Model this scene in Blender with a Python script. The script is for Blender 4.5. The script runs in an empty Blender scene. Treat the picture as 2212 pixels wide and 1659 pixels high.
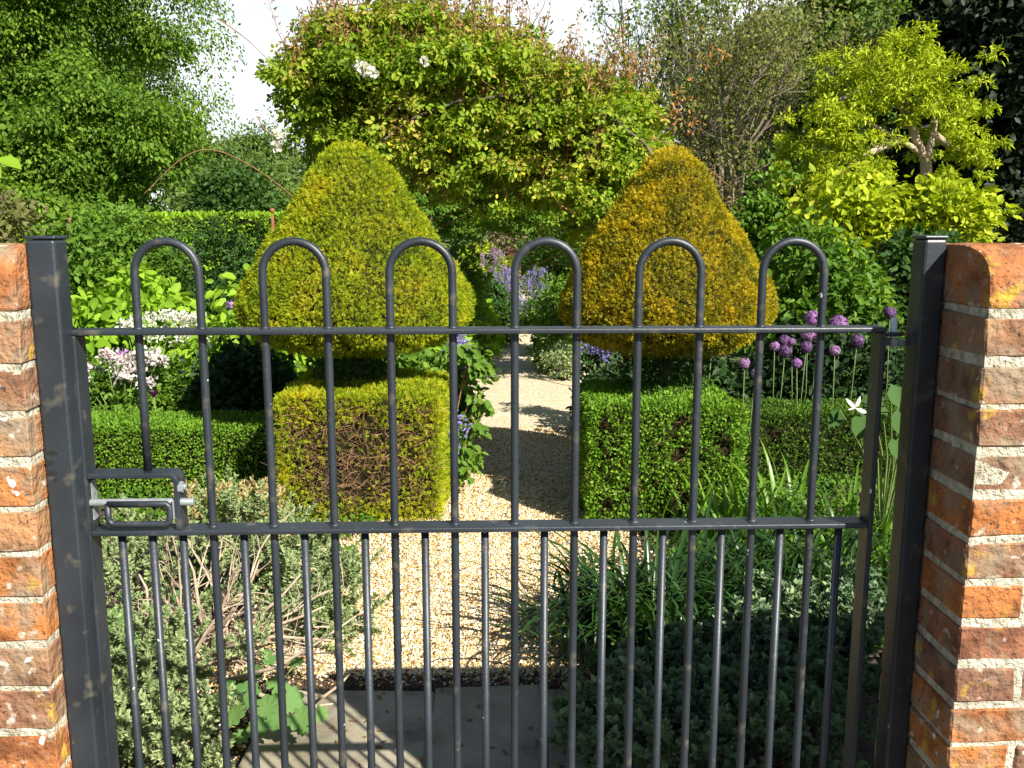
import bpy, math, random
import numpy as np
from mathutils import Vector, Matrix

# ------------------------------------------------------------------ camera, world, sun
scene = bpy.context.scene
CAM_H, PITCH, YAW, FPX = 1.40, math.radians(9.9), math.radians(1.9), 2000.0
cam_d = bpy.data.cameras.new('camera')
cam = bpy.data.objects.new('camera', cam_d)
scene.collection.objects.link(cam)
cam.location = (0, 0, CAM_H)
cam.rotation_euler = (math.pi / 2 - PITCH, 0, -YAW)
cam_d.sensor_width = 36
cam_d.lens = FPX / 2212 * 36
cam_d.clip_start = 0.02
cam_d.clip_end = 600
scene.camera = cam
scene.render.resolution_x, scene.render.resolution_y = 1024, 768

SUN_E = math.radians(37.4)
SUN_AZ = math.atan2(0.796, -1.037)          # clockwise from +Y
world = bpy.data.worlds.new('World')
scene.world = world
world.use_nodes = True
wt = world.node_tree
wt.nodes.clear()
wo = wt.nodes.new('ShaderNodeOutputWorld')
bg = wt.nodes.new('ShaderNodeBackground')
sky = wt.nodes.new('ShaderNodeTexSky')
sky.sky_type = 'NISHITA'
sky.sun_disc = False
sky.sun_elevation = SUN_E
sky.sun_rotation = SUN_AZ
sky.air_density = 1.0
sky.dust_density = 0.6
tc = wt.nodes.new('ShaderNodeTexCoord')
mp = wt.nodes.new('ShaderNodeMapping')
mp.inputs['Scale'].default_value = (1.0, 1.0, 2.6)
nz = wt.nodes.new('ShaderNodeTexNoise')
nz.inputs['Scale'].default_value = 2.3
nz.inputs['Detail'].default_value = 8
nz.inputs['Roughness'].default_value = 0.58
rp = wt.nodes.new('ShaderNodeValToRGB')
rp.color_ramp.elements[0].position = 0.33
rp.color_ramp.elements[1].position = 0.55
mx = wt.nodes.new('ShaderNodeMixRGB')
mx.inputs[2].default_value = (11.2, 11.9, 12.4, 1)
wt.links.new(tc.outputs['Generated'], mp.inputs['Vector'])
wt.links.new(mp.outputs['Vector'], nz.inputs['Vector'])
wt.links.new(nz.outputs['Fac'], rp.inputs['Fac'])
# the bright cloud bank stands low to the north; overhead and to the south the sky is clear
sxw = wt.nodes.new('ShaderNodeSeparateXYZ')
wt.links.new(tc.outputs['Generated'], sxw.inputs[0])
m1 = wt.nodes.new('ShaderNodeMapRange'); m1.inputs['From Min'].default_value = .62; m1.inputs['From Max'].default_value = .30
wt.links.new(sxw.outputs['Z'], m1.inputs['Value'])
m2 = wt.nodes.new('ShaderNodeMapRange'); m2.inputs['From Min'].default_value = .1; m2.inputs['From Max'].default_value = .7
wt.links.new(sxw.outputs['Y'], m2.inputs['Value'])
m3 = wt.nodes.new('ShaderNodeMath'); m3.operation = 'MULTIPLY'
wt.links.new(m1.outputs[0], m3.inputs[0]); wt.links.new(m2.outputs[0], m3.inputs[1])
m4 = wt.nodes.new('ShaderNodeMath'); m4.operation = 'MULTIPLY'
wt.links.new(rp.outputs['Color'], m4.inputs[0]); wt.links.new(m3.outputs[0], m4.inputs[1])
wt.links.new(m4.outputs[0], mx.inputs[0])
wt.links.new(sky.outputs[0], mx.inputs[1])
wt.links.new(mx.outputs[0], bg.inputs['Color'])
bg.inputs['Strength'].default_value = 0.05
wt.links.new(bg.outputs[0], wo.inputs['Surface'])

sun_d = bpy.data.lights.new('sun', 'SUN')
sun_d.energy = 5.0
sun_d.angle = math.radians(0.5)
sun_d.color = (1.0, 0.95, 0.86)
sun = bpy.data.objects.new('sun', sun_d)
scene.collection.objects.link(sun)
sd = Vector((math.cos(SUN_E) * math.sin(SUN_AZ), math.cos(SUN_E) * math.cos(SUN_AZ), math.sin(SUN_E)))
sun.rotation_euler = sd.to_track_quat('Z', 'Y').to_euler()
sun.location = sd * 50

scene.view_settings.view_transform = 'Standard'
scene.view_settings.look = 'None'
scene.view_settings.exposure = 1.1
scene.view_settings.gamma = 1.0
scene.render.engine = 'CYCLES'
scene.cycles.max_bounces = 6
scene.cycles.diffuse_bounces = 3
scene.cycles.glossy_bounces = 2
scene.cycles.transmission_bounces = 3
scene.cycles.transparent_max_bounces = 4

# ------------------------------------------------------------------ helpers
C = scene.collection
rng = np.random.default_rng(7)
FX, FY = math.sin(YAW), math.cos(YAW)


def at(x, y, D):
    """point seen at photo position (x, y) [2212 x 1659 grid] at forward distance D (m)"""
    a = PITCH + math.atan((y - 829.5) / FPX)
    z = CAM_H - D * math.tan(a)
    dep = D * math.cos(PITCH) + (CAM_H - z) * math.sin(PITCH)
    lat = (x - 1106) / FPX * dep
    return np.array((FX * D + FY * lat, FY * D - FX * lat, z))


def loc(lat, D, z=0.0):
    return np.array((FX * D + FY * lat, FY * D - FX * lat, z))


def onY(x, y, Y):
    """same, on the plane y = Y"""
    D = Y
    for _ in range(6):
        p = at(x, y, D)
        D += Y - p[1]
    return at(x, y, D)


def gnd(x, y):
    return at(x, y, CAM_H / math.tan(PITCH + math.atan((y - 829.5) / FPX)))


def unit(a):
    return a / np.maximum(np.linalg.norm(a, axis=-1, keepdims=True), 1e-9)


def link(name, me, parent=None):
    o = bpy.data.objects.new(name, me)
    C.objects.link(o)
    if parent is not None:
        o.parent = parent
    return o


def tag(o, label=None, cat=None, group=None, kind=None):
    if label: o['label'] = label
    if cat: o['category'] = cat
    if group: o['group'] = group
    if kind: o['kind'] = kind
    return o


def thing(name, label, cat, group=None, at_=(0, 0, 0)):
    # empties stay at the origin of the plot unless given a place; children are built relative to it
    o = bpy.data.objects.new(name, None)
    C.objects.link(o)
    o.location = tuple(float(v) for v in at_)
    o.empty_display_size = 0.1
    return tag(o, label, cat, group)


def np_mesh(name, V, F, mat, parent=None, smooth=False, org=None):
    V = np.asarray(V, dtype=np.float32)
    if org is not None:
        V = V - np.asarray(org, dtype=np.float32)
    F = np.asarray(F, dtype=np.int32)
    me = bpy.data.meshes.new(name)
    n, k = F.shape
    me.vertices.add(len(V)); me.vertices.foreach_set('co', V.ravel())
    me.loops.add(n * k); me.loops.foreach_set('vertex_index', F.ravel())
    me.polygons.add(n); me.polygons.foreach_set('loop_start', np.arange(0, n * k, k, dtype=np.int32))
    try:
        me.polygons.foreach_set('loop_total', np.full(n, k, dtype=np.int32))
    except Exception:
        pass
    if smooth:
        me.polygons.foreach_set('use_smooth', np.ones(n, dtype=bool))
    me.update(calc_edges=True)
    me.materials.append(mat)
    return link(name, me, parent)


class MB:
    def __init__(s):
        s.v = []; s.f = []

    def box(s, x0, x1, y0, y1, z0, z1, jit=0.0, rnd=None):
        b = len(s.v)
        for z in (z0, z1):
            for x, y in ((x0, y0), (x1, y0), (x1, y1), (x0, y1)):
                if jit:
                    s.v.append((x + rnd.uniform(-jit, jit), y + rnd.uniform(-jit, jit), z + rnd.uniform(-jit, jit)))
                else:
                    s.v.append((x, y, z))
        for q in ((0, 3, 2, 1), (4, 5, 6, 7), (0, 1, 5, 4), (1, 2, 6, 5), (2, 3, 7, 6), (3, 0, 4, 7)):
            s.f.append([b + i for i in q])

    def tube(s, pts, rad, n=6, cap=True):
        pts = [np.asarray(p, float) for p in pts]
        if not hasattr(rad, '__len__'): rad = [rad] * len(pts)
        b = len(s.v)
        prev = None
        for i, p in enumerate(pts):
            t = pts[min(i + 1, len(pts) - 1)] - pts[max(i - 1, 0)]
            t = t / (np.linalg.norm(t) + 1e-9)
            if prev is None:
                u = np.cross(t, (0, 1, 0)) if abs(t[1]) < 0.9 else np.cross(t, (1, 0, 0))
            else:
                u = prev - t * np.dot(prev, t)
            u = u / (np.linalg.norm(u) + 1e-9); prev = u
            w = np.cross(t, u)
            for k in range(n):
                a = 2 * math.pi * k / n
                s.v.append(tuple(p + rad[i] * (math.cos(a) * u + math.sin(a) * w)))
        for i in range(len(pts) - 1):
            for k in range(n):
                a, c = b + i * n + k, b + i * n + (k + 1) % n
                s.f.append([a, c, c + n, a + n])
        if cap:
            s.f.append([b + k for k in range(n)][::-1])
            s.f.append([b + (len(pts) - 1) * n + k for k in range(n)])

    def prism(s, prof, x0, x1):
        """profile in (y, z), extruded along x"""
        b = len(s.v); n = len(prof)
        for x in (x0, x1):
            for y, z in prof: s.v.append((x, y, z))
        for k in range(n):
            c = (k + 1) % n
            s.f.append([b + k, b + n + k, b + n + c, b + c])
        s.f.append([b + k for k in range(n)])
        s.f.append([b + n + k for k in range(n)][::-1])

    def build(s, name, mat, parent=None, smooth=False, bevel=0, seg=2, org=None, autosm=None):
        me = bpy.data.meshes.new(name)
        vs = s.v
        if org is not None:
            vs = [(v[0] - org[0], v[1] - org[1], v[2] - org[2]) for v in vs]
        me.from_pydata(vs, [], s.f)
        import bmesh
        bm = bmesh.new(); bm.from_mesh(me)
        bmesh.ops.recalc_face_normals(bm, faces=bm.faces)
        bm.to_mesh(me); bm.free()
        if smooth:
            me.polygons.foreach_set('use_smooth', np.ones(len(me.polygons), dtype=bool))
        me.update()
        me.materials.append(mat)
        o = link(name, me, parent)
        if bevel:
            m = o.modifiers.new('bevel', 'BEVEL')
            m.width = bevel; m.segments = seg; m.limit_method = 'ANGLE'; m.angle_limit = math.radians(40)
        return o


# leaf templates: x along the leaf, y across, z up
DIA = (np.array([(0, 0, 0), (.45, .30, .10), (1, 0, 0), (.45, -.30, .10)], float), np.array([(0, 1, 2), (0, 2, 3)]))
NAR = (np.array([(0, 0, 0), (.4, .12, .04), (1, 0, 0), (.4, -.12, .04)], float), np.array([(0, 1, 2), (0, 2, 3)]))
OVA = (np.array([(0, 0, 0), (.28, .27, .08), (.66, .25, .06), (1, 0, -.10), (.66, -.25, .06), (.28, -.27, .08)], float),
       np.array([(0, 1, 2, 3), (0, 3, 4, 5)]))
LON = (np.array([(0, 0, 0), (.30, .15, .05), (.66, .14, .02), (1, 0, -.12), (.66, -.14, .02), (.30, -.15, .05)], float),
       np.array([(0, 1, 2, 3), (0, 3, 4, 5)]))


def _trifoil():
    V = []; F = []
    for a, s in ((0, 1.0), (1.15, .8), (-1.15, .8)):
        c, sn = math.cos(a), math.sin(a)
        b = len(V)
        for x, y, z in OVA[0]:
            x, y = (x * .62 * s + .14), y * .62 * s
            V.append((c * x - sn * y + .12, sn * x + c * y, z * .6))
        F += [(b, b + 1, b + 2, b + 3), (b, b + 3, b + 4, b + 5)]
    return np.array(V), np.array(F)


TRI = _trifoil()


def _star():
    V = []; F = []
    for k in range(5):
        a = k * 2 * math.pi / 5
        c, sn = math.cos(a), math.sin(a)
        b = len(V)
        for x, y, z in ((0, 0, 0), (.5, .2, .1), (1, 0, .05), (.5, -.2, .1)):
            V.append((z * 1.0 + .0, c * x * .6 - sn * y * .6, sn * x * .6 + c * y * .6))
        F += [(b, b + 1, b + 2, b + 3)]
    return np.array(V), np.array(F)


STAR = _star()


def _sprig():
    V = []; F = []
    for x0, a, L in ((0, .9, .5), (.05, -.9, .5), (.25, .8, .45), (.3, -.8, .45), (.45, .05, .55)):
        c, sn = math.cos(a), math.sin(a)
        b = len(V)
        for x, y, z in ((0, 0, 0), (.5, .18, .06), (1, 0, 0), (.5, -.18, .06)):
            V.append((x0 + (c * x - sn * y) * L, (sn * x + c * y) * L, z * L))
        F += [(b, b + 1, b + 2), (b, b + 2, b + 3)]
    return np.array(V), np.array(F)


SPRIG = _sprig()


def leaf_arrays(P, D, N, S, tmpl, r=rng):
    T, F = tmpl
    n = len(P)
    D = unit(D)
    N = N - D * np.sum(N * D, axis=1, keepdims=True)
    N = unit(N)
    B = np.cross(N, D)
    S = np.asarray(S).reshape(-1, 1, 1) * np.ones((n, 1, 1))
    V = (T[None, :, 0:1] * D[:, None, :] + T[None, :, 1:2] * B[:, None, :] + T[None, :, 2:3] * N[:, None, :]) * S + P[:, None, :]
    Fa = F[None] + (np.arange(n) * len(T))[:, None, None]
    return V.reshape(-1, 3), Fa.reshape(-1, F.shape[1])


def leaves(name, P, D, N, S, tmpl, mat, parent=None, org=None):
    V, F = leaf_arrays(P, D, N, S, tmpl)
    return np_mesh(name, V, F, mat, parent, org=org)


def rdir(n, r=rng):
    return unit(r.normal(size=(n, 3)))


def wob(P, f=3.0, seed=0.0):
    x, y, z = P[:, 0] * f + seed, P[:, 1] * f + seed * 1.7, P[:, 2] * f + seed * .6
    return (np.sin(x * 1.3 + 2.1 * np.sin(y * .9)) + np.sin(y * 1.7 + 1.3 * np.sin(z * 1.1)) + np.sin(z * 1.9 + 1.7 * np.sin(x * 1.2))) / 3


# ------------------------------------------------------------------ materials
def newmat(name):
    m = bpy.data.materials.new(name); m.use_nodes = True
    nt = m.node_tree; nt.nodes.clear()
    o = nt.nodes.new('ShaderNodeOutputMaterial')
    return m, nt, o


def ramp(nt, cols, inter='LINEAR'):
    r = nt.nodes.new('ShaderNodeValToRGB')
    cr = r.color_ramp; cr.interpolation = inter
    while len(cr.elements) < len(cols): cr.elements.new(0.5)
    for e, (p, c) in zip(cr.elements, cols):
        e.position = p; e.color = (*c, 1)
    return r


def leafmat(name, cols, trans=0.35, rough=0.55, spec=0.18, noise=1.2, tint=1.25):
    """cols: list of leaf colours picked at random per leaf; slow noise shifts the mix from clump to clump"""
    m, nt, o = newmat(name)
    g = nt.nodes.new('ShaderNodeNewGeometry')
    t = nt.nodes.new('ShaderNodeTexCoord')
    n = nt.nodes.new('ShaderNodeTexNoise'); n.inputs['Scale'].default_value = noise; n.inputs['Detail'].default_value = 3
    nt.links.new(t.outputs['Object'], n.inputs['Vector'])
    a = nt.nodes.new('ShaderNodeMath'); a.operation = 'MULTIPLY_ADD'
    a.inputs[1].default_value = 0.62
    nt.links.new(g.outputs['Random Per Island'], a.inputs[0])
    b = nt.nodes.new('ShaderNodeMath'); b.operation = 'MULTIPLY_ADD'; b.inputs[1].default_value = 1.3; b.inputs[2].default_value = -0.46
    nt.links.new(n.outputs['Fac'], b.inputs[0])
    nt.links.new(b.outputs[0], a.inputs[2])
    k = len(cols)
    r = ramp(nt, [(i / max(k - 1, 1), c) for i, c in enumerate(cols)])
    nt.links.new(a.outputs[0], r.inputs['Fac'])
    p = nt.nodes.new('ShaderNodeBsdfPrincipled')
    p.inputs['Roughness'].default_value = rough
    p.inputs['Specular IOR Level'].default_value = spec
    nt.links.new(r.outputs['Color'], p.inputs['Base Color'])
    tr = nt.nodes.new('ShaderNodeBsdfTranslucent')
    mul = nt.nodes.new('ShaderNodeMixRGB'); mul.blend_type = 'MULTIPLY'; mul.inputs[0].default_value = 1
    mul.inputs[2].default_value = (1.15 * tint, 1.2 * tint, 0.55, 1)
    nt.links.new(r.outputs['Color'], mul.inputs[1])
    nt.links.new(mul.outputs[0], tr.inputs['Color'])
    ms = nt.nodes.new('ShaderNodeMixShader'); ms.inputs[0].default_value = trans
    nt.links.new(p.outputs[0], ms.inputs[1]); nt.links.new(tr.outputs[0], ms.inputs[2])
    nt.links.new(ms.outputs[0], o.inputs['Surface'])
    return m


def plain(name, cols, rough=0.7, scale=20, spec=0.3, bump=0.0, bscale=80, metal=0.0, dist=0.01, stretch=(1, 1, 1)):
    m, nt, o = newmat(name)
    t = nt.nodes.new('ShaderNodeTexCoord')
    mp_ = nt.nodes.new('ShaderNodeMapping'); mp_.inputs['Scale'].default_value = stretch
    nt.links.new(t.outputs['Object'], mp_.inputs['Vector'])
    n = nt.nodes.new('ShaderNodeTexNoise'); n.inputs['Scale'].default_value = scale; n.inputs['Detail'].default_value = 6
    n.inputs['Roughness'].default_value = .65
    nt.links.new(mp_.outputs[0], n.inputs['Vector'])
    k = len(cols)
    r = ramp(nt, [(.3 + .4 * i / max(k - 1, 1), c) for i, c in enumerate(cols)])
    nt.links.new(n.outputs['Fac'], r.inputs['Fac'])
    p = nt.nodes.new('ShaderNodeBsdfPrincipled')
    p.inputs['Roughness'].default_value = rough; p.inputs['Metallic'].default_value = metal
    p.inputs['Specular IOR Level'].default_value = spec
    nt.links.new(r.outputs['Color'], p.inputs['Base Color'])
    if bump:
        n2 = nt.nodes.new('ShaderNodeTexNoise'); n2.inputs['Scale'].default_value = bscale; n2.inputs['Detail'].default_value = 5
        nt.links.new(mp_.outputs[0], n2.inputs['Vector'])
        bp = nt.nodes.new('ShaderNodeBump'); bp.inputs['Strength'].default_value = bump; bp.inputs['Distance'].default_value = dist
        nt.links.new(n2.outputs['Fac'], bp.inputs['Height'])
        nt.links.new(bp.outputs[0], p.inputs['Normal'])
    nt.links.new(p.outputs[0], o.inputs['Surface'])
    return m


def spots(nt, coord, scale, lo, hi, detail=3, off=0.0):
    """noise thresholded to blotches: 0..1"""
    mpp = nt.nodes.new('ShaderNodeMapping'); mpp.inputs['Location'].default_value = (off, off * .7, off * 1.3)
    nt.links.new(coord, mpp.inputs['Vector'])
    n = nt.nodes.new('ShaderNodeTexNoise'); n.inputs['Scale'].default_value = scale; n.inputs['Detail'].default_value = detail
    nt.links.new(mpp.outputs[0], n.inputs['Vector'])
    r = nt.nodes.new('ShaderNodeMapRange'); r.inputs['From Min'].default_value = lo; r.inputs['From Max'].default_value = hi
    nt.links.new(n.outputs['Fac'], r.inputs['Value'])
    return r.outputs[0]


def over(nt, base, fac, col):
    m = nt.nodes.new('ShaderNodeMixRGB')
    nt.links.new(fac, m.inputs[0]); nt.links.new(base, m.inputs[1]); m.inputs[2].default_value = (*col, 1)
    return m.outputs[0]


def iron():
    m, nt, o = newmat('painted_iron')
    t = nt.nodes.new('ShaderNodeTexCoord'); co = t.outputs['Object']
    n = nt.nodes.new('ShaderNodeTexNoise'); n.inputs['Scale'].default_value = 9; n.inputs['Detail'].default_value = 6
    nt.links.new(co, n.inputs['Vector'])
    r = ramp(nt, [(.3, (.013, .017, .022)), (.7, (.026, .034, .043))])
    nt.links.new(n.outputs['Fac'], r.inputs['Fac'])
    c = over(nt, r.outputs[0], spots(nt, co, 34, .60, .74, 6), (.085, .08, .062))      # dust
    c = over(nt, c, spots(nt, co, 75, .80, .815, 1, 3.1), (.75, .76, .72))         # droppings, chips
    c = over(nt, c, spots(nt, co, 50, .78, .82, 2, 7.7), (.30, .22, .06))           # yellow lichen
    p = nt.nodes.new('ShaderNodeBsdfPrincipled'); p.inputs['Roughness'].default_value = .46
    p.inputs['Specular IOR Level'].default_value = .55
    nt.links.new(c, p.inputs['Base Color'])
    n2 = nt.nodes.new('ShaderNodeTexNoise'); n2.inputs['Scale'].default_value = 160
    nt.links.new(co, n2.inputs['Vector'])
    bp = nt.nodes.new('ShaderNodeBump'); bp.inputs['Strength'].default_value = .35; bp.inputs['Distance'].default_value = .001
    nt.links.new(n2.outputs['Fac'], bp.inputs['Height']); nt.links.new(bp.outputs[0], p.inputs['Normal'])
    nt.links.new(p.outputs[0], o.inputs['Surface'])
    return m


def brick_mat():
    m, nt, o = newmat('old_brick')
    g = nt.nodes.new('ShaderNodeNewGeometry')
    t = nt.nodes.new('ShaderNodeTexCoord'); co = t.outputs['Object']
    r = ramp(nt, [(0, (.37, .125, .04)), (.22, (.42, .16, .045)), (.42, (.29, .11, .055)), (.6, (.24, .135, .08)), (.8, (.36, .19, .09)), (1, (.18, .09, .06))])
    nt.links.new(g.outputs['Random Per Island'], r.inputs['Fac'])
    n = nt.nodes.new('ShaderNodeTexNoise'); n.inputs['Scale'].default_value = 22; n.inputs['Detail'].default_value = 7
    nt.links.new(co, n.inputs['Vector'])
    r2 = ramp(nt, [(.3, (.45, .42, .42)), (.5, (.95, .95, .95)), (.72, (1.35, 1.25, 1.1))])
    nt.links.new(n.outputs['Fac'], r2.inputs['Fac'])
    mu = nt.nodes.new('ShaderNodeMixRGB'); mu.blend_type = 'MULTIPLY'; mu.inputs[0].default_value = 1
    nt.links.new(r.outputs[0], mu.inputs[1]); nt.links.new(r2.outputs[0], mu.inputs[2])
    c = mu.outputs[0]
    c = over(nt, c, spots(nt, co, 230, .62, .68, 2, 1.0), (.06, .045, .04))          # dark pits
    c = over(nt, c, spots(nt, co, 17, .48, .66, 10, 5.0), (.27, .20, .13))            # grey weathering
    c = over(nt, c, spots(nt, co, 42, .61, .70, 10, 2.0), (.55, .50, .40))            # lime smears
    c = over(nt, c, spots(nt, co, 22, .60, .70, 8, 9.0), (.48, .31, .045))            # yellow lichen
    c = over(nt, c, spots(nt, co, 20, .70, .72, 3, 12.0), (.80, .79, .74))           # white lichen discs
    p = nt.nodes.new('ShaderNodeBsdfPrincipled'); p.inputs['Roughness'].default_value = .85
    p.inputs['Specular IOR Level'].default_value = .25
    nt.links.new(c, p.inputs['Base Color'])
    n2 = nt.nodes.new('ShaderNodeTexNoise'); n2.inputs['Scale'].default_value = 70; n2.inputs['Detail'].default_value = 8
    nt.links.new(co, n2.inputs['Vector'])
    bp = nt.nodes.new('ShaderNodeBump'); bp.inputs['Strength'].default_value = 1; bp.inputs['Distance'].default_value = .009
    nt.links.new(n2.outputs['Fac'], bp.inputs['Height']); nt.links.new(bp.outputs[0], p.inputs['Normal'])
    nt.links.new(p.outputs[0], o.inputs['Surface'])
    return m


def gravel_mat(fine=170.0):
    m, nt, o = newmat('gravel')
    t = nt.nodes.new('ShaderNodeTexCoord'); co = t.outputs['Object']
    v = nt.nodes.new('ShaderNodeTexVoronoi'); v.inputs['Scale'].default_value = fine
    nt.links.new(co, v.inputs['Vector'])
    sp = nt.nodes.new('ShaderNodeSeparateColor'); nt.links.new(v.outputs['Color'], sp.inputs[0])
    r = ramp(nt, [(0, (.24, .15, .06)), (.2, (.52, .37, .17)), (.45, (.68, .56, .35)), (.75, (.78, .70, .52)), (1, (.85, .82, .74))])
    nt.links.new(sp.outputs[0], r.inputs['Fac'])
    p = nt.nodes.new('ShaderNodeBsdfPrincipled'); p.inputs['Roughness'].default_value = .8
    nt.links.new(r.outputs[0], p.inputs['Base Color'])
    bp = nt.nodes.new('ShaderNodeBump'); bp.inputs['Strength'].default_value = 1; bp.inputs['Distance'].default_value = .006
    bp.invert = True
    nt.links.new(v.outputs['Distance'], bp.inputs['Height']); nt.links.new(bp.outputs[0], p.inputs['Normal'])
    nt.links.new(p.outputs[0], o.inputs['Surface'])
    return m


def pebble_mat():
    m, nt, o = newmat('flint_chip')
    g = nt.nodes.new('ShaderNodeNewGeometry')
    r = ramp(nt, [(0, (.16, .08, .03)), (.14, (.46, .25, .06)), (.34, (.68, .46, .17)), (.6, (.76, .60, .33)), (.85, (.82, .74, .55)), (1, (.86, .83, .74))])
    nt.links.new(g.outputs['Random Per Island'], r.inputs['Fac'])
    p = nt.nodes.new('ShaderNodeBsdfPrincipled'); p.inputs['Roughness'].default_value = .6
    nt.links.new(r.outputs[0], p.inputs['Base Color'])
    nt.links.new(p.outputs[0], o.inputs['Surface'])
    return m


def ground_mat():
    m, nt, o = newmat('soil_and_grass')
    t = nt.nodes.new('ShaderNodeTexCoord'); co = t.outputs['Object']
    n = nt.nodes.new('ShaderNodeTexNoise'); n.inputs['Scale'].default_value = 30; n.inputs['Detail'].default_value = 8
    nt.links.new(co, n.inputs['Vector'])
    soil = ramp(nt, [(.35, (.025, .017, .011)), (.65, (.085, .06, .04))])
    nt.links.new(n.outputs['Fac'], soil.inputs['Fac'])
    grs = ramp(nt, [(.3, (.05, .09, .015)), (.7, (.12, .18, .03))])
    nt.links.new(n.outputs['Fac'], grs.inputs['Fac'])
    sx = nt.nodes.new('ShaderNodeSeparateXYZ'); nt.links.new(co, sx.inputs[0])
    mr = nt.nodes.new('ShaderNodeMapRange'); mr.inputs['From Min'].default_value = 8.5; mr.inputs['From Max'].default_value = 10
    nt.links.new(sx.outputs['Y'], mr.inputs['Value'])
    mxx = nt.nodes.new('ShaderNodeMixRGB')
    nt.links.new(mr.outputs[0], mxx.inputs[0]); nt.links.new(soil.outputs[0], mxx.inputs[1]); nt.links.new(grs.outputs[0], mxx.inputs[2])
    p = nt.nodes.new('ShaderNodeBsdfPrincipled'); p.inputs['Roughness'].default_value = .95
    nt.links.new(mxx.outputs[0], p.inputs['Base Color'])
    bp = nt.nodes.new('ShaderNodeBump'); bp.inputs['Strength'].default_value = .8; bp.inputs['Distance'].default_value = .02
    nt.links.new(n.outputs['Fac'], bp.inputs['Height']); nt.links.new(bp.outputs[0], p.inputs['Normal'])
    nt.links.new(p.outputs[0], o.inputs['Surface'])
    return m


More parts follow.
